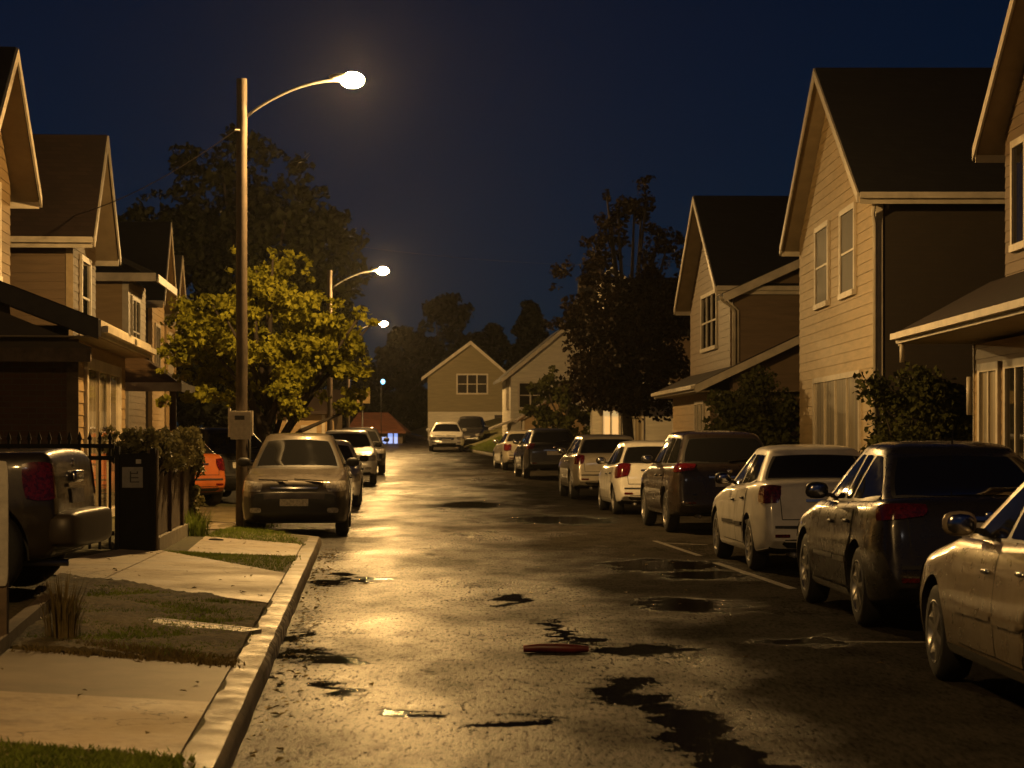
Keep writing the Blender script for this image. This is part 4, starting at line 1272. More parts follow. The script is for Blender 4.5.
# R1: near right house with porch roof
h = house('gabled_house', 'nearest house on the right with a porch roof cut by the picture edge', (7.28, 24.0, 0), 0)
siding(MB(), (.48, 0, 0), (0, 1, 0), (-1, 0, 0), -1, 9.0, 2.9, 6.3, .17, .016, 0, (4.0, 9.9)).build('front_wall', M['brown'], h)
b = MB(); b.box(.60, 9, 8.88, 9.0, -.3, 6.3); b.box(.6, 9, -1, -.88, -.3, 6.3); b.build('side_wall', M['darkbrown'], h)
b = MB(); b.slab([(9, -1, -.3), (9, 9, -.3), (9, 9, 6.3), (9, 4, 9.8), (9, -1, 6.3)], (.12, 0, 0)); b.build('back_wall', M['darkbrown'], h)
gable_roof(h, .48, 9.2, -1, 9, 6.3, 9.9, .40, .42, M['roof'])
siding(MB(), (0, 0, 0), (0, 1, 0), (-1, 0, 0), -1, 9.0, -.3, 3.0, .17, .016).build('lower_wall', M['tan'], h)
b = MB(); b.box(.13, .60, 8.88, 8.998, -.3, 3.0); b.box(.13, .6, -1, -.88, -.3, 3.0); b.build('porch_side', M['brown'], h)
lean_roof(h, -1.02, .46, -1.4, 10.0, 3.12, 3.92, M['roof_red'])
window(h, (0, 0, 0), (0, 1, 0), (-1, 0, 0), 7.35, 8.45, .9, 2.55, 2, 0, .13, pane=M['pane_curtain'])
window(h, (0, 0, 0), (0, 1, 0), (-1, 0, 0), 5.6, 6.75, .5, 2.55, 2, 0, .13)
window(h, (.48, 0, 0), (0, 1, 0), (-1, 0, 0), 6.9, 8.35, 4.5, 6.0, 2, 0, .11)
d_ = MB(); d_.tube([(-1.0, 9.8, 3.05), (-1.0, 9.8, 2.75)], .04, 8); d_.tube([(-.05, 9.2, 2.5), (-.05, 9.2, 1.9)], .045, 8); d_.build('downpipe', M['trim'], h, smooth=True)
c_ = MB(); c_.box(-.03, .09, 9.0, 9.035, -.2, 3.0); c_.build('corner_board', M['trim'], h)

# R3: brown house with cross gable and long lean-to roof
h = house('gabled_house', 'brown two storey house with downpipe between cream house and dark red tree', (5.93, 57, base(60)), .035)
siding(MB(), (0, 0, 0), (0, 1, 0), (-1, 0, 0), 0, 9, 2.6, 5.62, .20, .016, 0, (4.5, 8.35)).build('front_wall', M['brown'], h)
gable_roof(h, 0, 9, 0, 9, 5.62, 8.35, .45, .42, M['roof'])
# side wall whose roof climbs inland
b = MB()
siding(b, (0, -.30, 0), (1, 0, 0), (0, -1, 0), .02, 6.5, 0, 5.2, .20, .014, 0)
b.slab([(.02, -.30, 5.2), (6.5, -.30, 5.2), (6.5, -.30, 8.2)], (0, .12, 0)); b.build('side_wall', M['brown'], h)
b = MB(); b.slab([(-.3, -.75, 5.30), (6.6, -.75, 8.45), (6.6, .6, 8.45), (-.3, .6, 5.30)], (0, 0, -.15)); rf = b.build('roof', M['roof'], h)
b = MB(); b.slab([(-.3, -.752, 5.28), (6.6, -.752, 8.43), (6.6, -.752, 8.19), (-.3, -.752, 5.04)], (0, -.04, 0)); b.build('bargeboard', M['trim'], rf)
b = MB(); b.box(6.5, 6.6, -.3, 9, 0, 8.0); b.box(.13, 6.5, 8.9, 9, 0, 5.6); b.build('back_wall', M['darkbrown'], h)
lean_roof(h, -1.05, 2.4, -.9, 9.6, 2.72, 4.35, M['roof_red'])
siding(MB(), (-.55, 0, 0), (0, 1, 0), (-1, 0, 0), 0, 9, -.3, 2.7, .20, .016).build('lower_wall', M['tan'], h)
b = MB(); siding(b, (0, -.012, 0), (1, 0, 0), (0, -1, 0), -.54, .0, -.3, 2.68, .20, .014); b.build('porch_side', M['brown'], h)
window(h, (0, 0, 0), (0, 1, 0), (-1, 0, 0), 2.6, 5.9, 4.05, 5.55, 3, 1, .11)
window(h, (-.55, 0, 0), (0, 1, 0), (-1, 0, 0), 1.2, 3.0, .9, 2.35, 2, 0, .11, pane=M['pane_curtain'])
d_ = MB(); d_.tube([(-.38, -.86, 5.2), (-.34, -.80, 5.12), (-.02, -.42, 4.95), (.05, -.38, 4.8), (.05, -.38, 3.35)], .05, 8); d_.build('downpipe', M['trim'], h, smooth=True)
d_ = MB(); d_.tube([(-.10, -.62, 5.05), (.16, -.38, 4.85), (.16, -.38, 3.4)], .03, 8); d_.build('downpipe', M['trim'], h, smooth=True)

# R4: house behind the dark tree with lit doorway
zb = base(84)
h = house('porch_house', 'dark house behind the dark red tree with a lit yellow doorway', (3.1, 81, zb), 0)
b = MB(); siding(b, (0, 0, 0), (1, 0, 0), (0, -1, 0), 0, 6.5, -.5, 3.2); b.build('front_wall', M['pale'], h)
b = MB(); siding(b, (0, 0, 0), (0, 1, 0), (-1, 0, 0), 0, 8, -.5, 5.2); b.build('side_wall', M['pale'], h)
b = MB(); siding(b, (.13, 1.6, 0), (1, 0, 0), (0, -1, 0), 0, 6.5, 3.0, 5.4); b.build('upper_wall', M['brown'], h)
b = MB(); b.slab([(-.4, 1.1, 5.3), (7, 1.1, 5.3), (7, 4.8, 7.6), (-.4, 4.8, 7.6)], (0, 0, -.18)); b.slab([(-.4, 8.5, 5.3), (-.4, 4.8, 7.598), (7, 4.8, 7.598), (7, 8.5, 5.3)], (0, 0, -.18)); b.build('roof', M['roof'], h)
b = MB(); b.slab([(-.5, -.9, 2.55), (2.2, -.9, 2.55), (2.2, .1, 3.2), (-.5, .1, 3.2)], (0, 0, -.12)); b.box(-.5, 2.2, -.94, -.902, 2.38, 2.56); b.build('porch_roof', M['trim'], h)
window(h, (0, 0, 0), (1, 0, 0), (0, -1, 0), .42, 1.0, .15, 2.10, 2, 1, .10, pane=M['litwindow'])
window(h, (0, 0, 0), (1, 0, 0), (0, -1, 0), 1.35, 1.9, .25, 2.10, 2, 0, .08, pane=M['pane_curtain'])
b = MB(); b.box(.3, 1.5, 2.5, 4.6, 5.2, 7.2); b.slab([(.1, 2.3, 7.2), (.9, 2.3, 7.9), (.9, 4.7, 7.9), (.1, 4.7, 7.2)], (0, 0, -.1)); b.slab([(.9, 2.3, 7.898), (1.7, 2.3, 7.2), (1.7, 4.7, 7.2), (.9, 4.7, 7.898)], (0, 0, -.1)); dm = b.build('dormer', M['pale'], h)
window(dm, (0, 2.5, 0), (1, 0, 0), (0, -1, 0), .5, 1.3, 6.0, 7.0, 2, 1, .08, pane=M['litwindow'])
window(h, (0, 0, 0), (0, 1, 0), (-1, 0, 0), 1.5, 3.0, 3.2, 4.6, 2, 1, .10, pane=M['pane_curtain'])

# W5: white house, far right
zb = base(100) + .25
h = house('gabled_house', 'white gabled house far right behind the small tree', (-.05, 97, zb), .06)
b = MB(); siding(b, (0, 0, 0), (0, 1, 0), (-1, 0, 0), 0, 7, -1.2, 3.5); b.build('side_wall', M['pale'], h)
b = MB(); siding(b, (0, 0, 0), (1, 0, 0), (0, -1, 0), 0, 5, -1.2, 3.5, .2, .016, 0, (2.5, 5.5)); b.build('front_wall', M['pale'], h)
b = MB(); b.slab([(2.5, -.4, 5.66), (-.45, -.4, 3.24), (-.45, 7.3, 3.24), (2.5, 7.3, 5.66)], (0, 0, -.14)); b.slab([(2.5, -.4, 5.658), (2.5, 7.3, 5.658), (5.45, 7.3, 3.24), (5.45, -.4, 3.24)], (0, 0, -.14)); rf = b.build('roof', M['roof'], h)
b = MB(); b.slab([(2.5, -.404, 5.64), (-.45, -.404, 3.22), (-.45, -.404, 3.02), (2.5, -.404, 5.42)], (0, -.04, 0)); b.slab([(2.5, -.404, 5.64), (5.45, -.404, 3.22), (5.45, -.404, 3.02), (2.5, -.404, 5.42)], (0, -.04, 0)); b.build('bargeboard', M['trim'], rf)
window(h, (0, 0, 0), (1, 0, 0), (0, -1, 0), .4, 1.4, 1.9, 3.0, 2, 1, .09)
window(h, (0, 0, 0), (0, 1, 0), (-1, 0, 0), 1.5, 2.8, 1.9, 3.3, 2, 1, .09)
b = MB(); b.slab([(-.9, -.6, .95), (.1, -.6, 1.35), (.1, 3, 1.35), (-.9, 3, .95)], (0, 0, -.1)); b.build('porch_roof', M['trim'], h)
# small yellow garage in front of it
h = house('small_garage', 'small yellowish gabled garage in front of the white house', (.55, 91, base(91) + .5), .05, 'garage')
b = MB(); siding(b, (0, 0, 0), (1, 0, 0), (0, -1, 0), 0, 2.6, -.9, 1.25, .2, .016, 0, (1.3, 2.1)); b.box(0, .1, .13, 3.2, -.9, 1.25); b.box(2.5, 2.6, .13, 3.2, -.9, 1.25); b.build('wall', M['tan'], h)
b = MB(); b.slab([(1.3, -.3, 2.25), (-.3, -.3, 1.2), (-.3, 3.3, 1.2), (1.3, 3.3, 2.25)], (0, 0, -.1)); b.slab([(1.3, -.3, 2.248), (1.3, 3.3, 2.248), (2.9, 3.3, 1.2), (2.9, -.3, 1.2)], (0, 0, -.1)); b.build('roof', M['roof_tan'], h)
b = MB(); b.box(.35, 2.25, -.05, -.02, -.8, 1.0); b.build('door', M['tan'], h)
b = MB(); b.box(-.12, -.02, -.06, .02, -.9, 1.2); b.box(2.62, 2.72, -.06, .02, -.9, 1.2); b.build('corner_board', M['trim'], h)

# far house across the end of the street
zb = 1.30
h = house('gabled_house', 'olive gabled house with pale garage front closing the end of the street', (-4.98, 124, zb), 0)
b = MB(); siding(b, (0, 0, 0), (1, 0, 0), (0, -1, 0), 0, 4.76, 1.75, 3.95, .18, .014, 0, (2.55, 5.75)); b.build('front_wall', M['olive'], h)
b = MB(); siding(b, (0, .012, 0), (1, 0, 0), (0, -1, 0), 0.02, 4.74, -.6, 1.74, .6, .012); b.build('garage_front', M['pale'], h)
b = MB(); b.box(0, .1, .14, 7, -.6, 3.9); b.box(4.66, 4.76, .14, 7, -.6, 3.9); b.box(0.11, 4.65, 6.9, 7, -.6, 4.2); b.build('side_wall', M['olive'], h)
b = MB(); b.slab([(2.55, -.35, 5.94), (-.35, -.35, 3.78), (-.35, 7.3, 3.78), (2.55, 7.3, 5.94)], (0, 0, -.14)); b.slab([(2.55, -.35, 5.938), (2.55, 7.3, 5.938), (5.05, 7.3, 3.78), (5.05, -.35, 3.78)], (0, 0, -.14)); rf = b.build('roof', M['roof'], h)
b = MB(); b.slab([(2.55, -.354, 5.92), (-.35, -.354, 3.76), (-.35, -.354, 3.56), (2.55, -.354, 5.70)], (0, -.04, 0)); b.slab([(2.55, -.354, 5.92), (5.05, -.354, 3.76), (5.05, -.354, 3.56), (2.55, -.354, 5.70)], (0, -.04, 0)); b.build('bargeboard', M['trim'], rf)
window(h, (0, 0, 0), (1, 0, 0), (0, -1, 0), 1.78, 3.48, 2.85, 3.90, 3, 1, .09, pane=M['pane_matte'])
b = MB(); b.box(3.95, 4.66, -.03, -.012, -.6, 1.55); b.build('door', M['fascia_dark'], h)

# L1: near left house with low porch roof
h = house('gabled_house', 'nearest house on the left with brick porch and big bright front windows', (-6.65, 31, .2), .085)
b = MB(); siding(b, (.22, 0, 0), (0, 1, 0), (1, 0, 0), 0, 7.2, -.3, 2.8, .18, .016); b.build('lower_wall', M['tan'], h)
b = MB(); b.box(-9, .09, 0, .12, -.3, 3.0); b.build('brick_wall', M['brick'], h)
b = MB(); b.box(.08, .25, -.035, .0, -.3, 2.8); b.build('corner_board', M['oldwood'], h)
lean_roof(h, .62, -4.2, -.75, 7.6, 2.86, 4.72, M['roof'], fascia=M['fascia_dark'], th=.2)
b = MB(); b.slab([(.50, -.71, 2.64), (-9, -.71, 2.64), (-9, -.71, 2.44), (.5, -.71, 2.44)], (0, .14, 0)); b.build('porch_beam', M['oldwood'], h)
b = MB(); b.slab([(.50, -.45, 2.65), (-4.2, -.45, 2.65), (-4.2, -.45, 4.55)], (0, .1, 0)); b.build('porch_gable', M['darkbrown'], h)
window(h, (.22, 0, 0), (0, 1, 0), (1, 0, 0), 1.0, 5.8, .15, 2.40, 3, 0, .17, pane=M['pane_curtain'])
siding(MB(), (-1.75, 0, 0), (0, 1, 0), (1, 0, 0), 1.7, 6.6, 2.6, 5.85, .18, .016, 0, (4.15, 7.7)).build('upper_wall', M['tan_dark'], h)
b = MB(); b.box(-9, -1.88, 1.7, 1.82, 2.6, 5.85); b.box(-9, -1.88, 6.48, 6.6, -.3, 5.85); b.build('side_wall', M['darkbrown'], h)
gable_roof(h, -1.75, -9, 1.7, 6.6, 5.85, 7.7, .48, .40, M['roof'])
window(h, (-1.75, 0, 0), (0, 1, 0), (1, 0, 0), 3.4, 5.15, 4.1, 5.6, 2, 0, .12)

# L2
h = house('gabled_house', 'brown gabled house second on the left with narrow lit upper window', (-9.22, 44, .25), .07)
siding(MB(), (0, 0, 0), (0, 1, 0), (1, 0, 0), 0, 3.8, -.3, 5.75, .18, .016, 0, (1.9, 7.6)).build('front_wall', M['tan_dark'], h)
b = MB(); siding(b, (0, 0, 0), (-1, 0, 0), (0, -1, 0), .12, 7, -.3, 5.75, .18, .016); b.build('side_wall', M['brown'], h)
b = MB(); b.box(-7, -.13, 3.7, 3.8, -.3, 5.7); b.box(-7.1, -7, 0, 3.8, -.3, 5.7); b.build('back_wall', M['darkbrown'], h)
gable_roof(h, 0, -7, 0, 3.8, 5.75, 7.75, .50, .42, M['roof_red'])
window(h, (0, 0, 0), (0, 1, 0), (1, 0, 0), 1.25, 2.55, 3.55, 5.1, 1, 1, .13)
b = MB(); b.box(-.12, .03, -.035, 0, 0, 5.7); b.build('corner_board', M['tanboard'], h)
# its hipped porch
b = MB()
A = [(-.3, 1.0, 2.45), (2.15, 1.0, 2.45), (2.15, 4.6, 2.45), (-.3, 4.6, 2.45)]
r0, r1 = (-.3, 2.8, 3.25), (.95, 2.8, 3.25)
b.add(A + [r0, r1], [(0, 1, 5, 4), (1, 2, 5), (2, 3, 4, 5)]); b.add(A, [(3, 2, 1, 0)])
rf = b.build('porch_roof', M['roof_tan'], h)
b = MB(); b.box(-.3, 2.2, .93, .998, 2.28, 2.47); b.box(2.152, 2.2, 1.0, 4.6, 2.28, 2.47); b.build('fascia', M['trim'], rf)
b = MB(); b.box(1.92, 2.06, 1.12, 1.26, -.3, 2.3); b.build('porch_post', M['oldwood'], h)
b = MB(); b.box(-.02 + .14, .62, 1.1, 1.2, -.3, 1.5); b.build('porch_screen', M['tan'], h)
# L3
h = house('gabled_house', 'third house on the left with white corner board under dark roof', (-10.25, 56, base(56) + .2), .07)
siding(MB(), (0, 0, 0), (0, 1, 0), (1, 0, 0), 0, 4.5, -.3, 5.55, .18, .016).build('front_wall', M['tan'], h)
b = MB(); siding(b, (0, 0, 0), (-1, 0, 0), (0, -1, 0), .14, 8, -.3, 5.55, .18, .016); b.build('side_wall', M['tan'], h)
b = MB(); b.box(-.14, .03, -.04, 0, 0, 5.5); b.box(.0, .03, 0, .12, 0, 5.5); b.build('corner_board', M['trim'], h)
b = MB(); b.slab([(.85, -.5, 5.6), (.85, 5, 5.6), (-4, 5, 7.9), (-4, -.5, 7.9)], (0, 0, -.15)); b.box(-8, -4.01, -.5, 5, 7.5, 7.88); rf = b.build('roof', M['roof'], h)
b = MB(); b.box(.82, .87, -.5, 5, 5.38, 5.58); b.box(-6, .8, -.55, -.503, 5.40, 5.62); b.build('fascia', M['trim'], rf)
window(h, (0, 0, 0), (0, 1, 0), (1, 0, 0), .8, 2.6, 3.3, 5.0, 2, 1, .10)
# L4 and L5: gables in the dark
for (px0, Yh, ze, za, lab) in ((152, 66, 5.9, 8.2, 'dark narrow gabled house glimpsed left of the bright tree'), (166, 74, 5.6, 7.7, 'dark gabled house half hidden by the bright tree')):
    h = house('gabled_house', lab, ((px0 - CX) * Yh / F, Yh, base(Yh)), .08)
    siding(MB(), (0, 0, 0), (0, 1, 0), (1, 0, 0), 0, 4.4, -.3, ze, .2, .016, 0, (2.2, za)).build('front_wall', M['tan'], h)
    b = MB(); b.box(-6, -.13, 0, .1, -.3, ze); b.box(-6, -.13, 4.3, 4.4, -.3, ze); b.build('side_wall', M['darkbrown'], h)
    gable_roof(h, 0, -6, 0, 4.4, ze, za, .4, .4, M['roof'])
    window(h, (0, 0, 0), (0, 1, 0), (1, 0, 0), .8, 2.4, 3.3, 4.9, 2, 1, .1)
# low building behind the parked cars, left of the street
h = house('low_house', 'low yellowish building behind the taupe saloon and the bright tree trunk', ((276 - CX) * 80 / F, 80, base(80)), 0)
b = MB(); siding(b, (0, 0, 0), (1, 0, 0), (0, -1, 0), 0, 2.2, -.4, 2.1, .2, .016); b.box(0, .1, .14, 4, -.4, 2.1); b.box(2.1, 2.2, .14, 4, -.4, 2.1); b.build('wall', M['tan'], h)
b = MB(); b.slab([(-.3, -.4, 2.15), (2.5, -.4, 2.15), (2.5, 2, 3.0), (-.3, 2, 3.0)], (0, 0, -.12)); b.build('roof', M['roof_red'], h)
b = MB(); b.box(.95, 1.55, -.05, -.02, -.3, 1.6); b.build('door', M['trim'], h)
b = MB(); b.box(1.75, 1.87, -.06, -.02, -.3, 2.0); b.box(.40, .52, -.06, -.02, -.3, 2.0); b.build('corner_board', M['trim'], h)
h = house('low_house', 'low far building with red brown roof and blue lit window', ((351 - CX) * 118 / F, 118, 1.0), .0)
b = MB(); b.box(0, 2.9, 0, 3, -.5, .75); b.build('wall', M['darkbrown'], h)
b = MB(); b.slab([(-.3, -.4, .85), (3.1, -.4, .85), (2.0, 1.6, 1.95), (.3, 1.6, 1.95)], (0, 0, -.1)); b.slab([(3.1, -.4, .848), (3.2, 3.4, .85), (2.0, 1.6, 1.948)], (0, 0, -.1)); b.build('roof', M['roof_redder'], h)
b = MB(); b.box(1.75, 1.98, -.04, -.01, -.15, .55); b.box(2.08, 2.34, -.04, -.01, -.25, 1.0) ; b.box(2.42, 2.62, -.04, -.01, -.25, .9); b.build('window', M['bluelight'], h)

# ------------------------------------------------------------------ trees and plants
def foliage(name, parent, clumps, n_leaf, size, m, zf=.75):
    """many small folded leaves gathered in clumps (centre, radius)"""
    vs, fs = [], []
    cl = np.array([[*c, r] for c, r in clumps])
    wts = cl[:, 3] ** 2.2; wts /= wts.sum()
    idx = rng.choice(len(cl), n_leaf, p=wts)
    d = rng.normal(size=(n_leaf, 3)); d /= np.linalg.norm(d, axis=1)[:, None]
    rr = rng.random(n_leaf) ** .45
    pos = cl[idx, :3] + d * (rr * cl[idx, 3])[:, None] * np.array([1, 1, zf])
    a = rng.normal(size=(n_leaf, 3)); a[:, 2] -= .3; a /= np.linalg.norm(a, axis=1)[:, None]
    b = np.cross(a, rng.normal(size=(n_leaf, 3))); b /= np.linalg.norm(b, axis=1)[:, None]
    s = size * (.6 + .8 * rng.random(n_leaf))
    L_ = a * s[:, None]; W_ = b * (s * .36)[:, None]
    c = np.cross(a, b) * (s * .12)[:, None]
    p0 = pos - L_ * .5; p1 = pos + W_ + c; p2 = pos + L_ * .5; p3 = pos - W_ + c
    V = np.stack([p0, p1, p2, p3], 1).reshape(-1, 3)
    me = bpy.data.meshes.new(name)
    me.vertices.add(len(V)); me.vertices.foreach_set('co', V.ravel())
    q = np.arange(len(V)).reshape(-1, 4)
    tri = np.concatenate([q[:, [0, 1, 2]], q[:, [0, 2, 3]]], 1).reshape(-1)
    me.loops.add(len(tri)); me.loops.foreach_set('vertex_index', tri)
    npoly = len(tri) // 3
    me.polygons.add(npoly); me.polygons.foreach_set('loop_start', np.arange(npoly) * 3)
    me.materials.append(m); me.update(); me.validate()
    o = bpy.data.objects.new(name, me); COL.objects.link(o)
    if parent is not None: o.parent = parent
    return o

def ell_clumps(c, r, n, cr, hollow=.55, squash=None, jag=.25):
    out = []
    for i in range(n):
        v = Vector((random.gauss(0, 1), random.gauss(0, 1), random.gauss(0, 1))).normalized()
        k = hollow + (1 - hollow) * random.random() ** .6
        k *= 1 + random.uniform(-jag, jag) * .6
        p = (c[0] + v.x * r[0] * k, c[1] + v.y * r[1] * k, c[2] + v.z * r[2] * k)
        if squash and p[2] < squash: continue
        out.append((p, cr * random.uniform(.55, 1.3)))
    return out

def trunk(root, H, r0, limbs, bm_=None):
    t = MB()
    pts = [(math.sin(i * 1.3) * .04, math.cos(i * 1.7) * .04, H * i / 6 - .2) for i in range(7)]
    t.tube(pts, [r0 * (1 - .10 * i) for i in range(7)], 10)
    for (p, rad) in limbs:
        a = Vector(pts[random.choice((3, 4, 5, 6))]); b = Vector(p); m_ = a.lerp(b, .5) + Vector((random.uniform(-.15, .15), random.uniform(-.15, .15), .12))
        t.tube([a, m_, b], [r0 * .5, r0 * .33, r0 * .12], 7)
    return t.build('trunk', M['bark'], root, smooth=True)

def tree(name, label, loc, clumps, n_leaf, size, m, H, r0, cat='tree', nlimb=12, group=None, zf=.75):
    root = empty(name, loc, random.uniform(0, 6) * 0, label, cat, group)
    limbs = random.sample(clumps, min(nlimb, len(clumps)))
    trunk(root, H, r0, limbs)
    foliage('crown', root, clumps, n_leaf, size, m, zf)
    return root

# bright tree beside the lamp
cl = ell_clumps((.05, 0, 3.40), (1.8, 1.7, 1.5), 125, .32, .45, 1.5) + ell_clumps((.95, -.2, 2.75), (1.25, 1.1, 1.05), 36, .27, .5, 1.4) + ell_clumps((-1.3, 0, 3.2), (.9, .9, 1.1), 24, .25, .4, 1.6)
for i in range(22):
    a_ = random.uniform(0, 6.28); cl.append(((math.cos(a_) * random.uniform(.2, 1.3), math.sin(a_) * random.uniform(.2, 1.2), 4.75 + random.uniform(-.25, .45)), random.uniform(.08, .20)))
for i in range(30):
    a_ = random.uniform(0, 6.28); cl.append(((math.cos(a_) * 2.15, math.sin(a_) * 1.9, random.uniform(1.9, 4.2)), random.uniform(.09, .22)))
tree('street_tree', 'bright yellow green tree lit by the first street lamp', (-4.95, 42.5, .12), cl, 17000, .115, M['leaf_bright'], 2.2, .15, nlimb=16, zf=.62)

# big dark tree behind, left
cl = ell_clumps((-.6, 0, 7.4), (4.6, 3.0, 5.0), 230, .75, .35, 2) + ell_clumps((-3.2, 0, 7.0), (2.2, 1.6, 3.8), 70, .6, .4) + ell_clumps((2.4, 0, 6.6), (2.0, 1.6, 3.8), 70, .6, .4)
for i in range(60):
    a_ = random.uniform(-1, 1); cl.append(((-.6 + a_ * 4.8, random.uniform(-1, 1), 12.9 - 4.2 * abs(a_) ** 1.5 + random.uniform(-.7, .6)), random.uniform(.15, .38)))
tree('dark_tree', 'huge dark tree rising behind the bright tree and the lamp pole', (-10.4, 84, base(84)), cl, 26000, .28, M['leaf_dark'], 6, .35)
# dark red tree on the right
cl = ell_clumps((.1, 0, 4.2), (2.2, 2.0, 2.5), 130, .62, .35, 1.9)
for i in range(80):
    t_ = random.random(); a_ = random.uniform(0, 6.28); rr_ = (1 - t_) ** .7 * 2.3
    cl.append((((math.cos(a_) * rr_) + .25 * (1 - t_), math.sin(a_) * rr_, 5.0 + t_ * 4.3), .5 - .25 * t_))
for p_ in ((-2.3, 0, 6.6), (-1.9, 0, 7.0), (-1.9, 0, 5.6), (-2.5, 0, 5.1), (-.45, 0, 9.3), (.55, 0, 9.7), (.9, 0, 9.0), (1.2, 0, 8.2), (-.8, 0, 8.4), (.2, 0, 8.8), (-1.2, 0, 7.6), (1.7, 0, 8.0), (1.6, 0, 7.2)):
    for k in range(4): cl.append(((p_[0] + random.uniform(-.3, .3), random.uniform(-.5, .5), p_[2] + random.uniform(-.35, .35)), random.uniform(.18, .34)))
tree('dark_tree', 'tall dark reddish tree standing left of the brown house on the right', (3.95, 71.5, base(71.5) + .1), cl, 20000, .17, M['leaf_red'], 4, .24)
# small tree beyond it
cl = ell_clumps((0, 0, 2.3), (1.6, 1.2, 1.3), 70, .34, .4, .7)
tree('small_tree', 'small grey green tree in front of the white house', (2.0, 83, base(83) + .1), cl, 5000, .17, M['leaf_bush'], 1.6, .10)
# far trees
def far_tree(px, pyt, Y, wpx, label, m, conic=False, zb=None):
    X = (px - CX) * Y / F; zt_ = EYE + (HY - pyt) * Y / F; r = wpx / 2 * Y / F
    g = 1.2 if zb is None else zb
    Hh = zt_ - g
    cl = []
    for i in range(110):
        t = random.random()
        if conic: rr_ = r * (1 - t) ** .8 + .2
        else: rr_ = r * math.sqrt(max(.03, 1 - (2 * t - .85) ** 2 * .8)) if t > .4 else r
        a = random.uniform(0, 6.28); k = random.random() ** .5
        cl.append(((math.cos(a) * rr_ * k, math.sin(a) * rr_ * k * .7, .8 + t * (Hh - .8) * .97), r * random.uniform(.14, .30)))
    tree('far_tree', label, (X, Y, g), cl, 5200, .5, m, Hh * .5, .25, nlimb=8, group='trees closing the end of the street')
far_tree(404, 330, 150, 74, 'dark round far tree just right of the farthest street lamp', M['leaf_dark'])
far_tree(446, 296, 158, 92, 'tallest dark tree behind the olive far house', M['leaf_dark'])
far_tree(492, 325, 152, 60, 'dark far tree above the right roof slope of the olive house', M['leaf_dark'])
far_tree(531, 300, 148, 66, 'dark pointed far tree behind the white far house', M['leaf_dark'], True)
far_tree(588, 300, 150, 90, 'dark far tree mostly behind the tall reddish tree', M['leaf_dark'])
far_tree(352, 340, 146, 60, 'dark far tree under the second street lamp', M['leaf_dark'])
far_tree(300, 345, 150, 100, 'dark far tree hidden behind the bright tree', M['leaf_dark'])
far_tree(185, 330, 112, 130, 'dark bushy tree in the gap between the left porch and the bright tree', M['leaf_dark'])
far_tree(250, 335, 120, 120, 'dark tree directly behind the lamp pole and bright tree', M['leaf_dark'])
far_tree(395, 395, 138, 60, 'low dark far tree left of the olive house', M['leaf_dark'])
# bushes
cl = ell_clumps((0, 0, 1.65), (1.0, 1.2, 1.35), 90, .36, .4, .2)
o_ = tree('round_bush', 'tall leafy bush in front of the brown house side wall', (6.15, 53.5, .15), cl, 7000, .13, M['leaf_bush'], 1.0, .07, 'bush')
cl = ell_clumps((0, 0, 1.45), (1.05, .9, 1.25), 90, .34, .4, .1) + ell_clumps((.9, .1, 1.2), (.7, .7, .9), 40, .3, .4, .1)
tree('round_bush', 'dark leafy bush against the cream house side wall', (7.45, 38.6, .2), cl, 8000, .11, M['leaf_bush'], 1.0, .07, 'bush')
cl = [((-.16 + (p_ - 14) * .022 + random.uniform(-.08, .08), random.uniform(-.2, .5), 1.22 + random.uniform(-.12, .16)), random.uniform(.08, .15)) for p_ in range(26)]
cl += [((.12 - .07 * yy_ + random.uniform(-.14, .16), yy_, random.uniform(1.0, 1.36)), random.uniform(.1, .17)) for yy_ in [random.uniform(0, 4.8) for _ in range(70)]]
tree('ivy_bush', 'pale leafy hedge spilling over the top of the black gate and fence', (-4.35, 25.0, .22), cl, 6000, .075, M['leaf_hedge'], 1.1, .05, 'hedge', 14)
cl = [((.06 + random.uniform(-.02, .08), random.uniform(-.3, .3), random.uniform(.05, 1.25)), random.uniform(.07, .14)) for _ in range(40)]
tree('ivy_bush', 'narrow ivy climbing the far end of the roadside fence', (-4.62, 29.7, .2), cl, 2600, .06, M['leaf_hedge'], 1.0, .03, 'ivy', 8)

def tuft(name, label, loc, n, hgt, spread, m, lean=.4, cat='grass tuft'):
    vs, fs = [], []
    for i in range(n):
        a = random.uniform(0, 6.28); r = random.random() ** .7 * spread
        x, y = math.cos(a) * r, math.sin(a) * r
        h_ = hgt * random.uniform(.45, 1.0)
        d = Vector((math.cos(a), math.sin(a), 0)) * lean * h_ * random.uniform(.1, 1)
        w_ = Vector((-math.sin(a), math.cos(a), 0)) * .007
        b0 = Vector((x, y, -.02)); k = len(vs)
        vs += [b0 - w_, b0 + w_, b0 + d * .3 + Vector((0, 0, h_ * .6)) - w_ * .7, b0 + d * .3 + Vector((0, 0, h_ * .6)) + w_ * .7, b0 + d + Vector((0, 0, h_))]
        fs += [(k, k + 1, k + 3, k + 2), (k + 2, k + 3, k + 4)]
    o = MB().add(vs, fs).build(name, m)
    o.location = loc
    return tag(o, label, cat)
tuft('grass_tuft', 'tall dry grass tuft in the dirt bed behind the pickup', at(62, 640), 120, .50, .12, M['drygrass'], .35)
tuft('grass_tuft', 'green grass tuft at the foot of the roadside fence end', at(193, 535), 260, .42, .22, M['grassblade'], .5)
tuft('grass_tuft', 'low tuft of weeds at the foot of the lamp pole', at(262, 527), 160, .16, .35, M['grassblade'], .8)

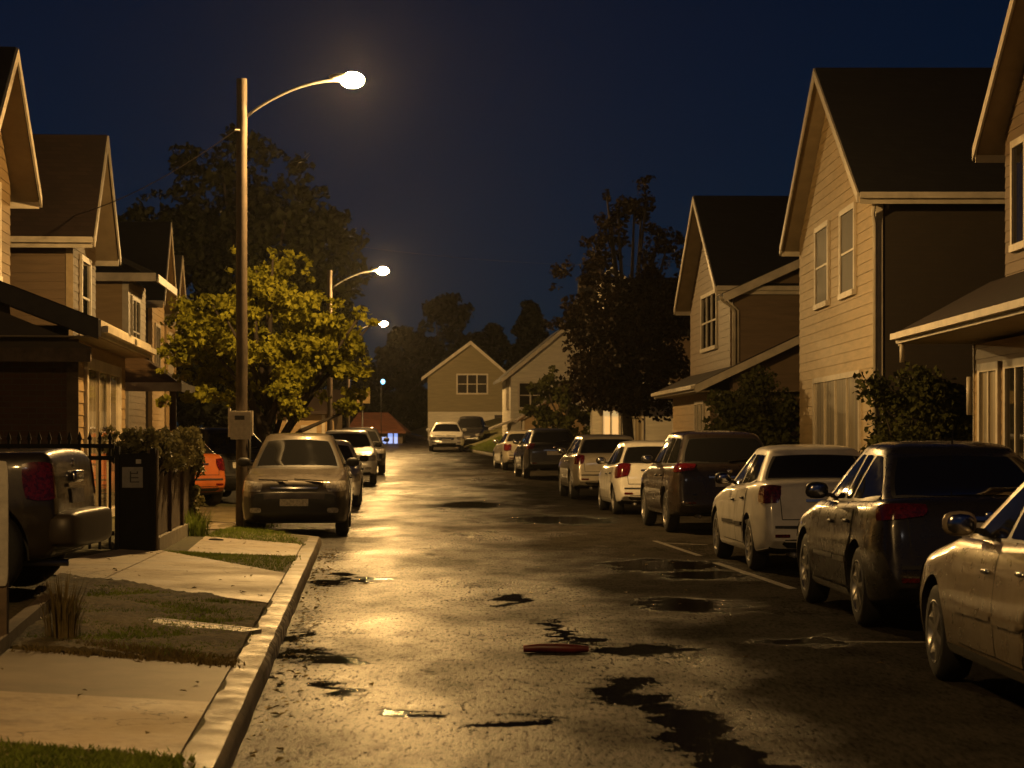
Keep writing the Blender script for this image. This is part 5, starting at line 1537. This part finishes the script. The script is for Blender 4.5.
def lawn_blades(name, label, poly, n, hgt, m):
    P2 = [Vector((p.x, p.y)) for p in poly]
    a, b, c, d = P2
    vs, fs = [], []
    for i in range(n):
        u, v = random.random(), random.random()
        p = a.lerp(b, u).lerp(d.lerp(c, u), v)
        p += Vector((random.gauss(0, .03), random.gauss(0, .05)))
        z = terr(p.x, p.y) + 0.014
        h_ = hgt * random.uniform(.4, 1.1); an = random.uniform(0, 6.28)
        w_ = Vector((math.cos(an), math.sin(an), 0)) * .008; l_ = Vector((random.gauss(0, .6), random.gauss(0, .4), 0)) * h_
        q = Vector((p.x, p.y, z - .01)); k = len(vs)
        vs += [q - w_, q + w_, q + l_ + Vector((0, 0, h_))]
        fs.append((k, k + 1, k + 2))
    o = MB().add(vs, fs).build(name, m)
    return tag(o, label, 'grass', None, 'stuff')
lawn_blades('grass', 'short green lawn at the bottom left corner by the kerb', [at(-60, 741), at(186, 760), at(170, 790), at(-60, 790)], 5000, .032, M['grassblade'])
lawn_blades('grass', 'strip of green verge grass between two pavement slabs', [at(166, 552), at(282, 573), at(299, 557), at(188, 554)], 2600, .035, M['grassblade'])
lawn_blades('grass', 'patchy grass on the edge of the dirt bed', [at(20, 652), at(232, 668), at(234, 660), at(60, 640)], 2600, .04, M['drygrass'])
lawn_blades('grass', 'thin moss and grass on the dirt bed', [at(20, 645), at(228, 662), at(262, 606), at(100, 586)], 9000, .032, M['grassblade'])
lawn_blades('grass', 'grass around the lamp pole and kerb corner', [at(205, 537), at(305, 546), at(262, 527), at(232, 529)], 3500, .04, M['grassblade'])
lawn_blades('grass', 'grass on the bank at the right end of the street', [Vector((-.6, 94, 0)), Vector((-2.2, 103, 0)), Vector((1.0, 106, 0)), Vector((1.5, 94, 0))], 8000, .16, M['grassblade'])

# ------------------------------------------------------------------ fence, gate and small things on the left
g = empty('picket_fence', (-4.32, 24.5, .22), 0, 'black metal picket fence in front of the nearest left house', 'fence')
b = MB(); b.box(-4.2, -.32, -.02, .02, .18, .23); b.box(-4.2, -.32, -.02, .02, 1.06, 1.11); b.box(-4.2, -.32, -.02, .02, 1.20, 1.25); b.build('rail', M['blackmetal'], g)
b = MB()
for k in range(30):
    x = -.37 - k * .118
    b.box(x - .014, x + .014, -.016, .016, .02, 1.30); b.add([(x - .028, -.018, 1.30), (x + .028, -.018, 1.30), (x + .028, .018, 1.30), (x - .028, .018, 1.30), (x, 0, 1.40)], [(0, 1, 4), (1, 2, 4), (2, 3, 4), (3, 0, 4)])
b.build('pickets', M['blackmetal'], g)['kind'] = 'stuff'
g = empty('metal_gate', (-4.32, 24.5, .22), 0, 'solid black gate panel with a small pale notice at the fence corner', 'gate')
b = MB(); b.box(-.25, .10, -.03, .03, -.1, 1.14); b.build('panel', M['blackmetal'], g)
b = MB(); b.box(-.305, -.255, -.05, .05, -.15, 1.22); b.box(.105, .165, -.05, .05, -.15, 1.20); b.build('post', M['blackmetal'], g)
nb = MB(); nb.box(-.22, .02, -.045, -.032, .74, .98); n_ = nb.build('notice', M['plate_clean'], g)
q = MB()
for (a0, a1, c0, c1) in ((-.13, -.115, .80, .93), (-.115, -.02, .80, .812), (-.115, -.03, .85, .862), (-.115, -.05, .90, .912), (-.05, -.035, .90, .93)):
    q.box(a0, a1, -.0475, -.0455, c0, c1)
q.build('notice_marks', M['plastic'], n_)
q = MB(); q.box(-.06, .0, -.045, -.032, 1.02, 1.07); q.build('latch_plate', M['boxgrey'], g)
g = empty('board_fence', (-4.20, 24.55, .22), R(4.0), 'brown board fence on a concrete base running along the footpath', 'fence')
b = MB()
for k in range(3):
    y0_ = .1 + k * 1.75
    for j in range(9):
        b.box(-.02 + random.uniform(-.004, .004), .02, y0_ + j * .188, y0_ + j * .188 + .184, .16, 1.12 + random.uniform(-.012, .012))
b.build('boards', M['oldwood'], g)
for k in range(4):
    b = MB(); b.box(-.06, .06, -.02 + k * 1.75, .09 + k * 1.75, -.1, 1.18); b.build('post', M['oldwood'], g)
b = MB(); b.box(-.05, .075, .09, 5.25, -.1, .15); b.build('plinth', M['concrete_post'], g)

# white board on a post at the left edge
p_ = at(3, 650)
g = empty('board_post', (p_.x, p_.y, p_.z), 0, 'plain white board on a wooden post at the left picture edge', 'post')
b = MB(); b.box(-.03, .03, -.03, .03, -.1, .62); b.build('post', M['oldwood'], g)
b = MB(); b.ball((-.04, -.036, .80), (.085, .012, .40), 16, 0, .25); b.build('board', M['boxgrey'], g, smooth=True, auto=R(40))
# timber edging
p0, p1 = at(-25, 672), at(50, 606)
mid = (p0 + p1) / 2
b = MB(); b.bar(p0 - mid, p1 - mid, .10, .12); o_ = b.build('timber_edging', M['oldwood']); o_.location = mid + Vector((0, 0, .04))
tag(o_, 'round weathered timber edging the dirt bed beside the pickup', 'timber')
# drain cover
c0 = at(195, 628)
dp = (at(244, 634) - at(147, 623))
g = empty('drain_cover', (c0.x, c0.y, c0.z + .012), math.atan2(dp.y, dp.x), 'long metal drain cover with painted white wet glints in the dirt bed', 'drain cover')
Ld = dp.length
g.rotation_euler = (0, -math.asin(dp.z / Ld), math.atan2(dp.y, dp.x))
b = MB(); b.box(-Ld / 2, Ld / 2, -.14, .14, -.05, .006); pl = b.build('plate', M['glint_plate'], g)
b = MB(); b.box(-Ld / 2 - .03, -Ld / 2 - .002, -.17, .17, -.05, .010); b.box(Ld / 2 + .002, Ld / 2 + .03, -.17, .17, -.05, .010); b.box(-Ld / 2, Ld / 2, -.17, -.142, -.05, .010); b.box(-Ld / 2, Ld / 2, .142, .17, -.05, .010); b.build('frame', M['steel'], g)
# red bar on the road
c0 = at(556, 653)
b = MB()
pts = [(-.235, 0, .030), (-.12, .004, .034), (0, -.004, .033), (.12, .0, .030), (.235, .006, .028)]
b.tube(pts, [.026, .034, .036, .034, .022], 10)
b.ball((.02, .06, .035), (.13, .05, .03), 12, 0, .8)
o_ = b.build('broken_bumper_piece', M['red_plastic'], smooth=True, auto=R(50)); o_.location = c0 + Vector((0, 0, .0)); o_.rotation_euler = (0, 0, R(-3))
tag(o_, 'flat dark red broken plastic bar lying on the wet road', 'debris')
# litter
for (px, py, s_, lab) in ((155, 643, .05, 'dark flat stone on the dirt bed below the drain cover'), (126, 622, .035, 'small stone in the dirt bed left of the drain cover'), (216, 541, .07, 'dark leaf lying on the slab by the lamp pole')):
    c0 = at(px, py); b = MB(); b.ball((0, 0, s_ * .2), (s_ * 1.5, s_, s_ * .35), 8, 0, .8)
    o_ = b.build('stone', M['fascia_dark'], smooth=True); o_.location = c0; tag(o_, lab, 'litter')
# far signs
g = empty('street_sign', ((363 - CX) * 88 / F, 88, base(88)), 0, 'small yellowish square sign on a thin pole under the bright tree', 'sign')
b = MB(); b.tube([(-.02, 0, -.2), (-.02, 0, 3.0)], .035, 8); b.build('pole', M['steel'], g, smooth=True)
b = MB(); b.box(-.30, .30, -.06, -.04, 2.42, 2.95); b.build('sign_plate', M['sign_yellow'], g)
g = empty('signal_lamp', ((383 - CX) * 112 / F, 112, base(112)), 0, 'thin dark post carrying a small blue white lamp far down the street', 'signal')
b = MB(); b.tube([(-.1, 0, -.2), (-.1, 0, 3.6)], .022, 8); b.bar((-.1, 0, 3.3), (.0, 0, 3.35), .05, .05); b.build('pole', M['blackmetal'], g, smooth=True)
b = MB(); b.ball((0, -.1, 3.45), (.12, .10, .14), 12); b.build('lamp_lens', M['signal'], g, smooth=True)

# fallen leaves in the gutter and on the footpath
vs, fs = [], []
for i in range(420):
    Y = random.uniform(9.5, 29)
    X = XL(Y) + (random.uniform(.02, .25) if i % 3 else random.uniform(-2.6, -.2))
    if i % 7 == 0: X = random.uniform(XL(Y), 4.4)
    z = terr(X, Y) + (.022 if X < XL(Y) else .006)
    if XL(Y) - .22 < X < XL(Y): z = base(Y) + .128
    a_ = random.uniform(0, 6.28); s_ = random.uniform(.012, .035); k = len(vs)
    u_ = Vector((math.cos(a_), math.sin(a_), random.uniform(-.2, .4))) * s_; v_ = Vector((-math.sin(a_), math.cos(a_), random.uniform(-.2, .4))) * s_ * .6
    c0 = Vector((X, Y, z))
    vs += [c0 - u_, c0 + v_ + Vector((0, 0, s_ * .3)), c0 + u_, c0 - v_ + Vector((0, 0, s_ * .3))]
    fs += [(k, k + 1, k + 2), (k, k + 2, k + 3)]
tag(MB().add(vs, fs).build('leaf_litter', M['drygrass']), 'small fallen leaves scattered along the gutter and footpath', 'leaves', None, 'stuff')

# ------------------------------------------------------------------ damp night air
m, n, l, b = mat('damp_air')
n.remove(b)
vp = n.new('ShaderNodeVolumePrincipled')
vp.inputs['Color'].default_value = (0.95, 0.95, 0.95, 1)
vp.inputs['Density'].default_value = 0.00012
vp.inputs['Anisotropy'].default_value = 0.7
l.new(vp.outputs[0], n['Material Output'].inputs['Volume'])
hz = MB().box(-460, 460, -160, 710, -1.2, 17).build('haze', m)
tag(hz, kind='stuff')
